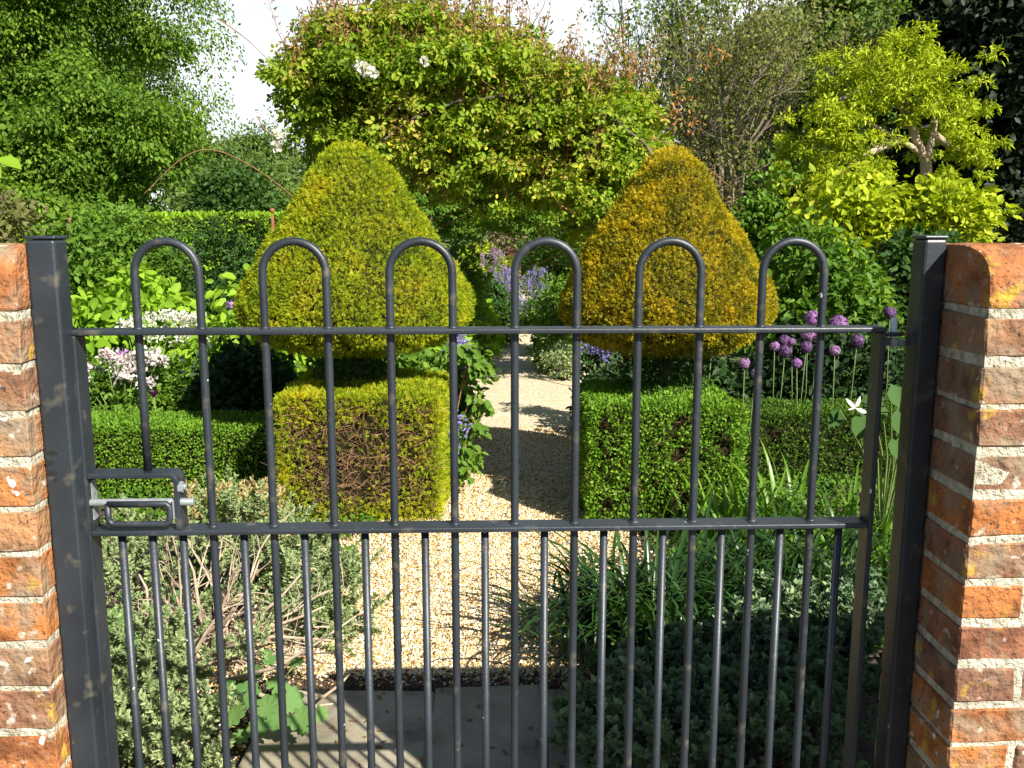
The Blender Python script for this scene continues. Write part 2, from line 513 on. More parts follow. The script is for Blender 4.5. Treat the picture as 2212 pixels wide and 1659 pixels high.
M = dict(
    iron=iron(),
    galv=plain('galvanised_steel', [(.20, .23, .24), (.36, .38, .38)], rough=.45, metal=.35, scale=90),
    brick=brick_mat(),
    pin=plain('bright_zinc', [(.62, .70, .70), (.80, .85, .84)], rough=.4, scale=60),  # zinc paled to stand in for light on the hinge pin
    mortar=plain('lime_mortar', [(.26, .23, .15), (.50, .46, .35), (.68, .64, .52)], rough=.95, scale=60, bump=1, bscale=170, dist=.008),
    gravel=gravel_mat(), pebble=pebble_mat(), ground=ground_mat(),
    slab=plain('sandstone', [(.13, .112, .08), (.27, .24, .17), (.37, .33, .245)], rough=.85, scale=5.5, bump=.6, bscale=45, dist=.004),
    bark=plain('bark', [(.06, .045, .03), (.16, .125, .09)], rough=.9, scale=18, bump=.5, stretch=(1, 1, .3)),
    midbark=plain('grey_bark', [(.14, .11, .08), (.27, .22, .16)], rough=.9, scale=18),
    twig=plain('pale_twig', [(.30, .22, .15), (.52, .42, .31)], rough=.8, scale=30),
    brown_twig=plain('brown_twig', [(.20, .11, .05), (.36, .22, .11)], rough=.85, scale=25),
    redcane=plain('rose_cane', [(.14, .06, .025), (.30, .15, .07)], rough=.7, scale=12),
    stem=plain('green_stem', [(.13, .20, .05), (.24, .32, .10)], rough=.6, scale=20),
    dstem=plain('dull_stem', [(.06, .10, .03), (.12, .17, .05)], rough=.6, scale=20),
    rust=plain('rusty_iron', [(.16, .06, .03), (.34, .13, .06)], rough=.9, scale=40),
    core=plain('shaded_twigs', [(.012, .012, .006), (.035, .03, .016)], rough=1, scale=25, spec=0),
    L_tree=leafmat('lime_tree_leaf', [(.04, .095, .010), (.10, .19, .016), (.20, .31, .03)], noise=.7),
    L_far=leafmat('far_leaf', [(.06, .12, .025), (.13, .20, .045), (.19, .27, .06)], noise=.4),
    L_mid=leafmat('mid_leaf', [(.05, .12, .014), (.11, .21, .022), (.19, .31, .035)]),
    L_lime=leafmat('lime_leaf', [(.14, .27, .02), (.23, .38, .025), (.32, .48, .04)]),
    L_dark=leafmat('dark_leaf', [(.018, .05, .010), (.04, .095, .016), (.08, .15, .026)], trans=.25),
    L_shade=leafmat('deep_green_leaf', [(.010, .026, .008), (.02, .05, .012), (.04, .085, .018)], trans=.15),  # border shade put into the leaf colour
    L_black=leafmat('very_dark_leaf', [(.006, .012, .005), (.012, .024, .008), (.024, .04, .012)], trans=.12, spec=.2),  # deep shade painted as near-black leaves, sun would light them otherwise
    L_gold=leafmat('golden_leaf', [(.17, .25, .010), (.35, .42, .014), (.56, .60, .06)], noise=2.5, tint=1.1),
    L_olive=leafmat('olive_leaf', [(.10, .12, .03), (.18, .20, .05), (.24, .25, .08)]),
    L_rose=leafmat('rose_leaf', [(.055, .11, .008), (.13, .22, .012), (.23, .33, .018), (.34, .36, .04), (.40, .26, .08)], noise=1.8),
    L_new=leafmat('reddish_new_leaf', [(.18, .19, .04), (.30, .19, .07), (.42, .26, .12)], trans=.3),
    L_rust=leafmat('withered_leaf', [(.35, .14, .04), (.50, .22, .07), (.55, .33, .14)], trans=.3),
    L_yew=leafmat('yew_spray', [(.05, .10, .006), (.16, .24, .008), (.30, .36, .010), (.42, .42, .012), (.54, .36, .014)], noise=6, trans=.25),
    L_yewg=leafmat('golden_yew_spray', [(.035, .055, .006), (.10, .12, .008), (.34, .29, .010), (.54, .40, .012), (.64, .44, .014)], noise=9, trans=.25),
    L_box=leafmat('box_leaf', [(.07, .15, .010), (.13, .26, .016), (.21, .36, .03)], noise=4, trans=.25, rough=.55, spec=.25),
    L_boxd=leafmat('deep_box_leaf', [(.03, .08, .010), (.07, .15, .014), (.12, .22, .02)], noise=4, trans=.25),  # box leaf darkened to give the right hedge its partial shade
    L_leaf2=leafmat('deep_broad_leaf', [(.03, .075, .015), (.055, .12, .025), (.08, .16, .03)], trans=.2),
    L_hebe=leafmat('grey_shrub_leaf', [(.12, .18, .07), (.23, .30, .125), (.37, .42, .20)], noise=4, trans=.15, rough=.6),
    L_straw=leafmat('straw_shoot', [(.30, .24, .10), (.46, .38, .18)], noise=4, trans=.2),
    L_strap=leafmat('strap_leaf', [(.06, .14, .012), (.12, .24, .02), (.20, .34, .03)], trans=.35, rough=.35, spec=.5),
    L_strapd=leafmat('dark_strap_leaf', [(.012, .036, .008), (.025, .068, .012), (.05, .11, .018)], trans=.25, rough=.3, spec=.6),  # strap leaf colour darkened in place of shade on the clumps
    L_broad=leafmat('broad_leaf', [(.07, .17, .045), (.12, .23, .065), (.17, .29, .08)], trans=.3, rough=.6),
    F_white=leafmat('white_petal', [(.72, .70, .60), (.85, .84, .78)], trans=.3, tint=.8),
    F_pink=leafmat('pale_pink_petal', [(.60, .48, .50), (.78, .72, .70)], trans=.3, tint=.7),
    F_blue=leafmat('blue_petal', [(.24, .18, .52), (.38, .32, .68)], trans=.25, tint=.7),
    F_mauve=leafmat('mauve_petal', [(.36, .18, .42), (.52, .32, .56)], trans=.25, tint=.7),
    F_purple=leafmat('purple_floret', [(.20, .08, .26), (.36, .17, .42), (.48, .28, .52)], trans=.2, tint=.6),
    F_yellow=leafmat('yellow_leaf', [(.70, .55, .02), (.80, .65, .05)], trans=.3),
)

# ------------------------------------------------------------------ setting
def plane_grid(name, x0, x1, y0, y1, nx, ny, z, mat, amp=0.0, kind='structure'):
    X, Y = np.meshgrid(np.linspace(x0, x1, nx), np.linspace(y0, y1, ny))
    Z = z + amp * wob(np.stack([X.ravel(), Y.ravel(), 0 * X.ravel()], 1), 2.0).reshape(X.shape)
    V = np.stack([X.ravel(), Y.ravel(), Z.ravel()], 1)
    i = np.arange(nx * ny).reshape(ny, nx)
    F = np.stack([i[:-1, :-1].ravel(), i[:-1, 1:].ravel(), i[1:, 1:].ravel(), i[1:, :-1].ravel()], 1)
    o = np_mesh(name, V, F, mat)
    if kind: o['kind'] = kind
    return o


plane_grid('ground', -160, 160, -40, 280, 33, 33, 0, M['ground'])

# gravel path: runs along the view, bends left far off; wider apron behind the slabs
path_c = [(2.62, -.32, .60), (3.0, -.28, .66), (3.6, -.2, .68), (4.05, -.08, .62), (4.3, -.02, .50), (5, 0.0, .52), (7, .05, .56), (8, .12, .64), (9, .17, .68), (11, .20, .60), (14, .16, .54), (17, .28, .52), (21, .25, .5), (26, -.4, .5), (34, -2.0, .5)]
PD = np.array([p[0] for p in path_c]); PL = np.array([p[1] for p in path_c]); PW = np.array([p[2] for p in path_c])
dd = np.concatenate([np.arange(2.62, 9, .12), np.arange(9, 34, .5)])
V = []; F = []
for i, d in enumerate(dd):
    c_, w_ = np.interp(d, PD, PL), np.interp(d, PD, PW)
    jl, jr = .03 * math.sin(d * 7.1) + .02 * math.sin(d * 17.3), .03 * math.sin(d * 6.1 + 1) + .02 * math.sin(d * 19.3)
    for k in range(9):
        f = k / 8
        V.append(tuple(loc(c_ - w_ - jl + f * (2 * w_ + jl + jr), d, .008 + .010 * math.sin(f * math.pi))))
n = len(dd)
for i in range(n - 1):
    for k in range(8):
        a = i * 9 + k
        F.append((a, a + 1, a + 10, a + 9))
np_mesh('path', V, F, M['gravel'], smooth=True)['kind'] = 'structure'

# loose flint chips on the nearer part of the path
def pebbles(n, dlo, dhi, size, extra=0.02):
    d = dlo + (dhi - dlo) * rng.random(n) ** 1.25
    c_ = np.interp(d, PD, PL); w_ = np.interp(d, PD, PW) + extra
    l = c_ + w_ * (2 * rng.random(n) - 1)
    return d, l


octv = np.array([(1, 0, 0), (-1, 0, 0), (0, 1, 0), (0, -1, 0), (0, 0, 1), (0, 0, -1)], float)
octf = np.array([(0, 2, 4), (2, 1, 4), (1, 3, 4), (3, 0, 4), (2, 0, 5), (1, 2, 5), (3, 1, 5), (0, 3, 5)])


def stones(name, P, size, mat):
    n = len(P)
    s = size * (.55 + .9 * rng.random((n, 1, 1)))
    V = octv[None] * (np.array([1, .75, .45]) * (.7 + .6 * rng.random((n, 1, 3)))) * s
    V += rng.normal(size=V.shape) * .18 * s
    a = rng.random(n) * 6.283; c, sn = np.cos(a), np.sin(a)
    R = np.zeros((n, 3, 3)); R[:, 0, 0] = c; R[:, 0, 1] = -sn; R[:, 1, 0] = sn; R[:, 1, 1] = c; R[:, 2, 2] = 1
    t = (rng.random(n) - .5) * 1.0; R2 = np.zeros((n, 3, 3)); R2[:, 0, 0] = np.cos(t); R2[:, 0, 2] = np.sin(t); R2[:, 2, 0] = -np.sin(t); R2[:, 2, 2] = np.cos(t); R2[:, 1, 1] = 1
    V = np.einsum('nij,nkj->nki', R @ R2, V) + P[:, None, :]
    F = octf[None] + (np.arange(n) * 6)[:, None, None]
    return np_mesh(name, V.reshape(-1, 3), F.reshape(-1, 3), mat)


d, l = pebbles(52000, 2.60, 6.2, .006)
P = np.stack([FX * d + FY * l, FY * d - FX * l, .016 + .006 * rng.random(len(d))], 1)
tag(stones('gravel', P, .0062, M['pebble']), 'loose cream and ochre flint chips covering the garden path', 'gravel', kind='stuff')
# spilled chips, soil crumbs and bark at the border edges
n = 9000
dE = 2.15 + 2.1 * rng.random(n); side = rng.random(n) < .65
lE = np.where(side, -1.05 + .60 * rng.random(n), .30 + .5 * rng.random(n))
P = np.stack([FX * dE + FY * lE, FY * dE - FX * lE, .004 + .004 * rng.random(n)], 1)
tag(stones('spilled_gravel', P, .006, M['pebble']), 'flint chips spilled on the soil along the borders', 'gravel', kind='stuff')
n = 9000
dE = 2.575 + .055 * rng.normal(size=n) * .6 + .03; lE = -.85 + 1.35 * rng.random(n)
P = np.stack([FX * dE + FY * lE, FY * dE - FX * lE, .010 + .014 * rng.random(n)], 1)
tag(stones('leaf_litter', P, .0065, plain('litter', [(.02, .014, .01), (.07, .045, .03), (.16, .11, .07)], scale=90, rough=1)), 'dark crumbly litter between paving and gravel', 'litter', kind='stuff')

# paving slabs beyond the gate
sb = MB()
r0 = random.Random(3)
def slab(l0, l1, d0, d1):
    b = len(sb.v)
    for z in (-.03, .030):
        for l_, d_ in ((l0, d0), (l1, d0), (l1, d1), (l0, d1)):
            sb.v.append(tuple(loc(l_ + r0.uniform(-.006, .006), d_ + r0.uniform(-.008, .008), z + (r0.uniform(-.003, .003) if z > 0 else 0))))
    for q in ((0, 3, 2, 1), (4, 5, 6, 7), (0, 1, 5, 4), (1, 2, 6, 5), (2, 3, 7, 6), (3, 0, 4, 7)): sb.f.append([b + i for i in q])
slab(-.70, -.232, 2.10, 2.56); slab(-.226, .085, 2.10, 2.585); slab(.092, .55, 2.10, 2.56)
slab(-.70, -.04, 1.45, 2.085); slab(-.025, .62, 1.45, 2.085); slab(-.8, .7, .6, 1.43)
sb.v += [tuple(loc(a_, b_, .022)) for a_, b_ in ((-.69, 1.45), (.54, 1.45), (.54, 2.555), (-.69, 2.555))]; sb.f.append([len(sb.v) - 4 + i for i in range(4)])
so = sb.build('paving', M['slab'], bevel=.008, seg=2); so['kind'] = 'structure'

n = 420
dE = 1.95 + 4.5 * rng.random(n) ** 1.5; lE = -.55 + 1.1 * rng.random(n)
P = np.stack([FX * dE + FY * lE, FY * dE - FX * lE, np.where(dE < 2.6, .034, .026)], 1)
fl_ = leaves('fallen_leaves', P, rdir(n) * np.array([1, 1, .15]), np.array([0, 0, 1.]) + .3 * rng.normal(size=(n, 3)), .012 + .012 * rng.random(n), OVA, plain('dead_leaf', [(.12, .06, .025), (.30, .17, .07)], scale=30))
tag(fl_, 'small brown fallen leaves scattered over the paving and the gravel', 'fallen leaves', kind='stuff')

# ------------------------------------------------------------------ brick walls
ZT = 1.3726
XR = float(onY(2045, 560, 1.251)[0]) + .001
XL = float(onY(56, 560, 1.251)[0]) - .001


def rough_up(o, strength, size, level):
    sm = o.modifiers.new('grain', 'SUBSURF'); sm.subdivision_type = 'SIMPLE'; sm.levels = level; sm.render_levels = level
    tx = bpy.data.textures.new('wear', 'CLOUDS'); tx.noise_scale = size; tx.noise_depth = 4
    dm = o.modifiers.new('wear', 'DISPLACE'); dm.texture = tx; dm.texture_coords = 'LOCAL'; dm.strength = strength; dm.mid_level = .5


def wall(x_end, sgn, label, seed, YW0, YW1, ROW, Z_COP):
    """x_end: the reveal face; sgn +1 = wall runs to the right"""
    r = random.Random(seed)
    t = thing('brick_wall', label, 'wall', 'old brick walls either side of the gate', (x_end, (YW0 + YW1) / 2, 0))
    org = t.location
    L = 2.2
    b = MB()
    X = lambda u: x_end + sgn * u
    def brk(u0, u1, y0, y1, z0, z1):
        x0, x1 = sorted((X(u0), X(u1)))
        b.box(x0, x1, y0, y1, z0, z1, .0017, r)
    nrow = int(Z_COP / ROW) + 1
    for k in range(nrow):
        z1 = Z_COP - k * ROW - .008; z0 = z1 - ROW + .0095
        if z1 < -.05: break
        dz = r.uniform(-.0015, .0015)
        if k % 2 == 0:
            brk(0, .082, YW0, YW1, z0 + dz, z1 + dz)
            u = .0915; first = .168
        else:
            brk(0, .168, YW0 + .001, YW1 - .001, z0 + dz, z1 + dz)
            u = .1775; first = .082
        uf, j = u, 0
        while uf < L:
            w = first if j % 2 == 0 else (.082 if first == .168 else .168)
            w += r.uniform(-.006, .006)
            d_ = r.uniform(-.003, .002)
            brk(uf, min(uf + w, L), YW0 + d_, YW0 + .055, z0 + r.uniform(-.001, .001), z1 + r.uniform(-.001, .001))
            brk(uf, min(uf + w, L), YW1 - .055, YW1 + d_, z0, z1)
            uf += w + r.uniform(.007, .010); j += 1
    rough_up(b.build('brickwork', M['brick'], t, bevel=.003, seg=1, org=org), .0036, .016, 2)
    m = MB()
    x0, x1 = sorted((X(.0025), X(L)))
    m.box(x0, x1, YW0 + .0025, YW1 - .0025, -.1, Z_COP + .004)
    mo = m.build('mortar', M['mortar'], t, org=org); rough_up(mo, .003, .012, 6)
    # coping: bricks on edge with a rounded back
    cp = MB(); cm = MB()
    yc = (YW0 + YW1) / 2; hw = (YW1 - YW0) / 2
    def prof(s, zb):
        p = [(yc - hw * s, zb), (yc - hw * s, Z_COP + .027)]
        for i in range(1, 12):
            a = math.pi * i / 12
            p.append((yc - hw * s * math.copysign(abs(math.cos(a)) ** .62, math.cos(a)), Z_COP + .027 + (ZT - Z_COP - .027) * (1 - (1 - s) * .8) * math.sin(a) ** .8))
        p += [(yc + hw * s, Z_COP + .027), (yc + hw * s, zb)]
        return p
    u = 0.0
    while u < L:
        w = (.072 if u == 0 else .053) + r.uniform(-.004, .004)
        x0, x1 = sorted((X(u), X(min(u + w, L))))
        cp.prism(prof(1.0 + r.uniform(-.012, .01), Z_COP + .004 + .0), x0, x1)
        u += w + .0095
    rough_up(cp.build('coping', M['brick'], t, bevel=.005, seg=2, org=org), .004, .02, 2)
    x0, x1 = sorted((X(.008), X(L)))
    cm.prism(prof(.962, Z_COP + .002), x0, x1)
    cm.build('coping_mortar', M['mortar'], t, org=org)
    return t


wall(XL, -1, 'old brick garden wall left of the gate, its reveal in full sun, dotted with white lichen', 11, 1.215, 1.345, .0645, 1.282)
wall(XR, 1, 'old orange brick garden wall right of the gate, beside the hinge post', 23, 1.138, 1.36, .0588, 1.2885)

# ------------------------------------------------------------------ gate posts
def post(x0, x1, label, fing=False, hinge=False):
    xm = (x0 + x1) / 2
    t = thing('gate_post', label, 'gate post', 'square steel gate posts', (xm, 1.271, 0)); org = t.location
    m = MB(); m.box(x0, x1, 1.251, 1.290, -.1, 1.3775); m.build('shaft', M['iron'], t, bevel=.004, org=org)
    m = MB(); m.box(x0 - .001, x1 + .001, 1.250, 1.291, 1.378, 1.3825); m.build('cap', M['iron'], t, bevel=.002, org=org)
    if fing:
        # three dark finger smudges and a trace of a sign's glue: thin paint patches
        sm = MB()
        for (px, py, w_, h_) in ((112, 979, .0156, .0058), (106, 1000, .0125, .0074), (113, 1022, .014, .0074), (119, 1037, .006, .004)):
            p = onY(px, py, 1.2504)
            b = len(sm.v); nn = 14
            for k in range(nn):
                a = 2 * math.pi * k / nn
                sm.v.append((p[0] + w_ / 2 * math.cos(a), 1.2504, p[2] + h_ / 2 * math.sin(a)))
            sm.f.append(list(range(b, b + nn)))
        sm.build('smudge', plain('smudge', [(.012, .012, .013), (.014, .017, .014)], rough=.8), t, org=org)
    return t


XLp1 = XL + .001 + .0387
XRp0 = float(onY(1996, 560, 1.251)[0])
pl = post(XL + .001, XLp1, 'black square steel post against the left wall with finger smudges', fing=True)
pr = post(XRp0, XR - .001, 'black square hinge post against the right wall, mostly in shadow')

# ------------------------------------------------------------------ gate
YG = 1.300
gx0 = float(onY(148, 716, YG - .0195)[0]); gx1 = float(onY(1917, 708, YG - .0195)[0])
zt = float(onY(1106, 715, YG - .0195)[2]) + .003          # top rail top face
zm = float(onY(1106, 1146, YG - .0195)[2]) + .005
W = gx1 - gx0
SP = W / 13
gate = thing('garden_gate', 'black bow top metal gate with six hoops closing the gap between the walls', 'gate', None, ((gx0 + gx1) / 2, YG, 0))
go = gate.location
TH = .0078
def gbox(name, x0, x1, y0, y1, z0, z1, mat='iron', bev=.002, par=gate):
    m = MB(); m.box(x0, x1, y0, y1, z0, z1); return m.build(name, M[mat], par, bevel=bev, org=go)
gbox('stile', gx0, gx0 + TH, YG - .0195, YG + .0156, .08, zt - TH)
gbox('stile', gx1 - TH, gx1, YG - .0195, YG + .0156, .08, zt - TH)
gbox('top_rail', gx0, gx1, YG - .0195, YG + .0156, zt - TH + .0003, zt)
gbox('bottom_rail', gx0 + TH, gx1 - TH, YG - .017, YG + .014, .10, .11)
lat_x1 = float(onY(385, 1120, YG - .0195)[0])
gbox('middle_rail', gx0 + TH, gx1 - TH, YG - .0198, YG + .0159, zm - TH, zm)
R = SP / 2
bar = .0058
ztop = float(onY(1106, 512, YG)[2]) - bar
def bow(xc, left_stop=None):
    zc = ztop - R
    pts = [(xc - R, YG, .105 if left_stop is None else left_stop)]
    pts += [(xc - R, YG, z) for z in np.linspace(pts[0][2] + .1, zc, 5)]
    pts += [(xc - R * math.cos(a), YG, zc + R * math.sin(a)) for a in np.linspace(0, math.pi, 19)[1:-1]]
    pts += [(xc + R, YG, z) for z in np.linspace(zc, .105, 6)]
    m = MB(); m.tube(pts, bar, 14)
    for sx in (-R, R):                       # weld collars where the legs pass the rails
        for zz in (zt, zm):
            if left_stop is not None and sx < 0 and zz == zm: continue
            m.tube([(xc + sx, YG, zz - .001), (xc + sx, YG, zz + .0018)], bar + .0018, 14)
    return m
zlat = float(onY(290, 1024, YG - .0195)[2]) 
for k in range(6):
    xc = gx0 + SP * (1.5 + 2 * k)
    o = bow(xc, zlat if k == 0 else None).build('hoop', M['iron'], gate, smooth=True, org=go)
# weld collars
for k in range(25):
    x = gx0 + SP / 2 * (k + 1)
    hoopleg = (k % 2 == 1)
    if (not hoopleg) or k == 1:
        m = MB(); m.tube([(x, YG, .105), (x, YG, zm - TH)], bar, 14)
        m.build('infill_bar', M['iron'], gate, smooth=True, org=go)
# latch box: flat bar bent round the slide bolt
lx1 = float(onY(388, 1100, YG - .0195)[0]); lz1 = zlat
rr = .014
ins = .0074
def latch_path(off):
    p = [(gx0 + TH, lz1 - off)]
    for a in np.linspace(math.pi / 2, 0, 7):
        p.append((lx1 - rr + (rr - off) * math.cos(a), lz1 - rr + (rr - off) * math.sin(a)))
    p.append((lx1 - off, zm + .0005))
    return p
m = MB(); a_, b_ = latch_path(0), latch_path(ins)
for yy in (YG - .0188, YG + .0148):
    for (x, z) in a_ + b_: m.v.append((x, yy, z))
n = len(a_)
for k in range(n - 1):
    m.f += [[k, k + 1, n + k + 1, n + k], [2 * n + k, 3 * n + k, 3 * n + k + 1, 2 * n + k + 1], [k, 2 * n + k, 2 * n + k + 1, k + 1], [n + k, n + k + 1, 3 * n + k + 1, 3 * n + k]]
m.f += [[0, n, 3 * n, 2 * n], [n - 1, 2 * n - 1 + 0, 4 * n - 1, 3 * n - 1]]
m.build('latch_frame', M['iron'], gate, bevel=.0015, org=go)
zb = float(onY(300, 1089, YG - .02)[2]); xb0 = float(onY(146, 1089, YG - .02)[0]); xb1 = float(onY(415, 1089, YG - .02)[0])
m = MB(); m.tube([(xb0, YG - .011, zb), (xb1, YG - .011, zb)], .0056, 14)
bolt = m.build('slide_bolt', M['galv'], gate, smooth=True, org=go, bevel=.001)
hx0 = float(onY(232, 1089, YG - .02)[0]); hx1 = float(onY(366, 1089, YG - .02)[0]); hz = float(onY(300, 1137, YG - .03)[2])
rh = .0094; yh = YG - .0205
pts = [(hx0, yh, zb)] + [(hx0 + rh - rh * math.cos(a), yh, hz + rh - rh * math.sin(a)) for a in np.linspace(0, math.pi / 2, 6)] + \
      [(hx1 - rh + rh * math.sin(a), yh, hz + rh - rh * math.cos(a)) for a in np.linspace(0, math.pi / 2, 6)] + \
      [(hx1, yh, zb - .004), (hx1 - .004, yh, zb), (hx0, yh, zb)]
m = MB(); m.tube(pts, .0048, 12); m.build('bolt_handle', M['iron'], bolt, smooth=True, org=go)
m = MB(); m.tube([(lx1 - .003, YG - .011, zb + .022), (lx1 + .0045, YG - .011, zb + .022)], .0090, 6)
m.tube([(lx1 + .003, YG - .011, zb + .022), (lx1 + .0085, YG - .011, zb + .022)], .0047, 10)
m.build('latch_nut', M['galv'], gate, bevel=.001, org=go)
gbox('latch_plate', lx1 - .0098, lx1 - .0076, YG - .0212, YG - .004, zb - .023, zb + .005, 'galv', .0008)
# galvanised scuffed strike inside the stile
gbox('latch_guide', gx0 + TH + .0003, gx0 + TH + .0022, YG - .009, YG + .009, zb - .027, zb + .031, 'galv', .0005)
# top hinge: eye on the gate, pin and bracket on the post
gbox('hinge_eye', gx1 - .001, XRp0 - .004, YG - .0156, YG + .009, zt - .0135, zt - .008)
xp = (gx1 + XRp0) / 2 + .001
m = MB(); m.tube([(xp, YG - .004, zt - .03), (xp, YG - .004, zt + .012)], .0048, 12)
m.build('hinge_pin', M['pin'], pr, smooth=True, bevel=.001, org=pr.location)
m = MB(); m.tube([(xp, YG - .004, zt - .028), (xp, YG - .004, zt - .017)], .0098, 6)
m.box(xp, XR - .02, YG - .010, YG + .003, zt - .0275, zt - .0195)
m.build('hinge_bracket', M['galv'], pr, bevel=.0015, org=pr.location)
m = MB(); m.box(xp, XR - .02, YG - .012, YG + .004, .20, .21); m.tube([(xp, YG - .004, .17), (xp, YG - .004, .23)], .0062, 10)
m.build('lower_hinge', M['galv'], pr, org=pr.location)
gbox('hinge_eye', gx1 - .001, XRp0 - .004, YG - .0156, YG + .012, .212, .219)

# ------------------------------------------------------------------ plants: generators
def blob_points(n, c, rad, shell=.35, r=rng):
    """points in an ellipsoid, crowded to the outside; returns points and outward normals"""
    d = rdir(n, r)
    q = (1 - shell * r.random((n, 1)) ** 1.3)
    return c + d * q * rad, unit(d / rad)


def clumps(centers, rads, n_per, size, droop=.35, lift=.5, squash=.75, up=.3, seed=1):
    r = np.random.default_rng(seed)
    k = len(centers)
    c = np.repeat(centers, n_per, 0); cr = np.repeat(rads, n_per)[:, None]
    d = rdir(k * n_per, r)
    d[:, 2] = np.where(d[:, 2] < -.3, -d[:, 2] * .5, d[:, 2])
    q = (.45 + .6 * r.random((k * n_per, 1)) ** .6)
    P = c + d * q * cr * np.array([1, 1, squash])
    N = unit(d * lift + np.array([0, 0, up]) + .5 * r.normal(size=d.shape))
    D = unit(d * .7 + .6 * r.normal(size=d.shape) + np.array([0, 0, -droop]))
    S = size * (.65 + .7 * r.random(k * n_per))
    return P, D, N, S


def ell_centers(k, c, rad, r, shell=.45, zmin=None, front=0):
    out = np.zeros((0, 3))
    while len(out) < k:
        d = rdir(k, r)
        if front:
            d = d[(d[:, 1] < r.random(len(d)) * 1.6 - .2)]
        f = 1 + .14 * wob(d * 1.0, 3.1, c[0])[:, None]
        P = c + d * rad * (1 - shell * r.random((len(d), 1))) * f
        if zmin is not None: P = P[P[:, 2] > zmin]
        out = np.concatenate([out, P])
    return out[:k]


def grow(mb, p, d, L, rad, depth, r, kids=3, spread=.6, shrink=.68, up=.15, tips=None, seg=3, sides=5):
    p = np.asarray(p, float); pts = [p]; dd_ = np.asarray(d, float)
    for i in range(seg):
        dd_ = unit(dd_ + r.normal(size=3) * .14 + np.array([0, 0, up * .3]))
        p = p + dd_ * L / seg; pts.append(p)
    mb.tube(pts, list(np.linspace(rad, rad * .6, len(pts))), max(3, sides), cap=False)
    if depth == 0:
        if tips is not None: tips.append((p, dd_))
        return
    for k in range(kids):
        t = pts[-1] if k == 0 else pts[r.integers(1, len(pts))]
        nd = unit(dd_ + r.normal(size=3) * spread + np.array([0, 0, up]))
        grow(mb, t, nd, L * shrink * (.8 + .4 * r.random()), rad * .6, depth - 1, r, kids, spread, shrink, up, tips, seg, sides - 1)


def shrub(name, label, cat, group, c, rad, mat, k=60, n_per=120, csize=.25, leaf=.05, tmpl=OVA, droop=.35, z0=0.0, stem='bark', shell=.5, seed=1,
          zmin=None, front=0, stems=7, squash=.75, up=.35, srad=.02, foliage='foliage', extra=None):
    r = np.random.default_rng(seed)
    c = np.asarray(c, float); rad = np.asarray(rad, float)
    base = np.array([c[0], c[1], z0])
    t = thing(name, label, cat, group, base)
    cen = ell_centers(k, c, rad, r, shell, zmin if zmin is not None else z0 + .04, front)
    cr = csize * (.6 + .8 * r.random(k))
    P, D, N, S = clumps(cen, cr, n_per, leaf, droop=droop, squash=squash, up=up, seed=seed + 5)
    ok = P[:, 2] > z0 + .01
    leaves(foliage, P[ok], D[ok], N[ok], S[ok], tmpl, mat, t, org=base)
    mb = MB()
    for i in range(stems):
        q = cen[r.integers(0, k)]
        b = base + np.array([r.uniform(-.1, .1) * rad[0], r.uniform(-.1, .1) * rad[1], 0])
        mid = b * .5 + q * .5 + r.normal(size=3) * .06 * rad
        mb.tube([b, mid, q], [srad, srad * .7, srad * .3], 5)
    mb.build('stem', M[stem], t, smooth=True, org=base)
    return t, base


def tree(name, label, cat, group, base, trunk_top, c, rad, mat, k, n_per, csize, leaf, tmpl=DIA, droop=.4, seed=1, front=0, trad=.3, bark='bark', fill=0,
         zmin=None, shell=.45, squash=.8, limbs=9, up=.35):
    r = np.random.default_rng(seed)
    base = np.asarray(base, float); c = np.asarray(c, float); rad = np.asarray(rad, float)
    t = thing(name, label, cat, group, base)
    cen = ell_centers(k, c, rad, r, shell, zmin, front)
    cr = csize * (.55 + .9 * r.random(k))
    P, D, N, S = clumps(cen, cr, n_per, leaf, droop=droop, squash=squash, up=up, seed=seed + 5)
    if fill:
        # the inside of the crown: closely set leaves well behind the outer sprays
        fp, fn = blob_points(fill, c, rad * .68, .6, r)
        if front: fp[:, 1] = np.where(fp[:, 1] > c[1] + .2 * rad[1], 2 * c[1] - fp[:, 1], fp[:, 1])
        P = np.concatenate([P, fp]); D = np.concatenate([D, rdir(fill, r)]); N = np.concatenate([N, rdir(fill, r)]); S = np.concatenate([S, leaf * 2.2 * np.ones(fill)])
        if zmin: ok = P[:, 2] > zmin - .5; P, D, N, S = P[ok], D[ok], N[ok], S[ok]
    leaves('crown', P, D, N, S, tmpl, mat, t, org=base)
    mb = MB()
    tt = np.asarray(trunk_top, float)
    mb.tube([base - (0, 0, .1), base * .6 + tt * .4, tt], [trad, trad * .75, trad * .45], 9)
    for i in range(limbs):
        q = cen[r.integers(0, k)]
        f = .35 + .65 * r.random()
        b = base * (1 - f) + tt * f
        mid = b * .5 + q * .5 + np.array([0, 0, .12 * np.linalg.norm(q - b)])
        mb.tube([b, mid, q], [trad * .35, trad * .22, trad * .06], 6)
    mb.build('trunk', M[bark], t, smooth=True, org=base)
    return t


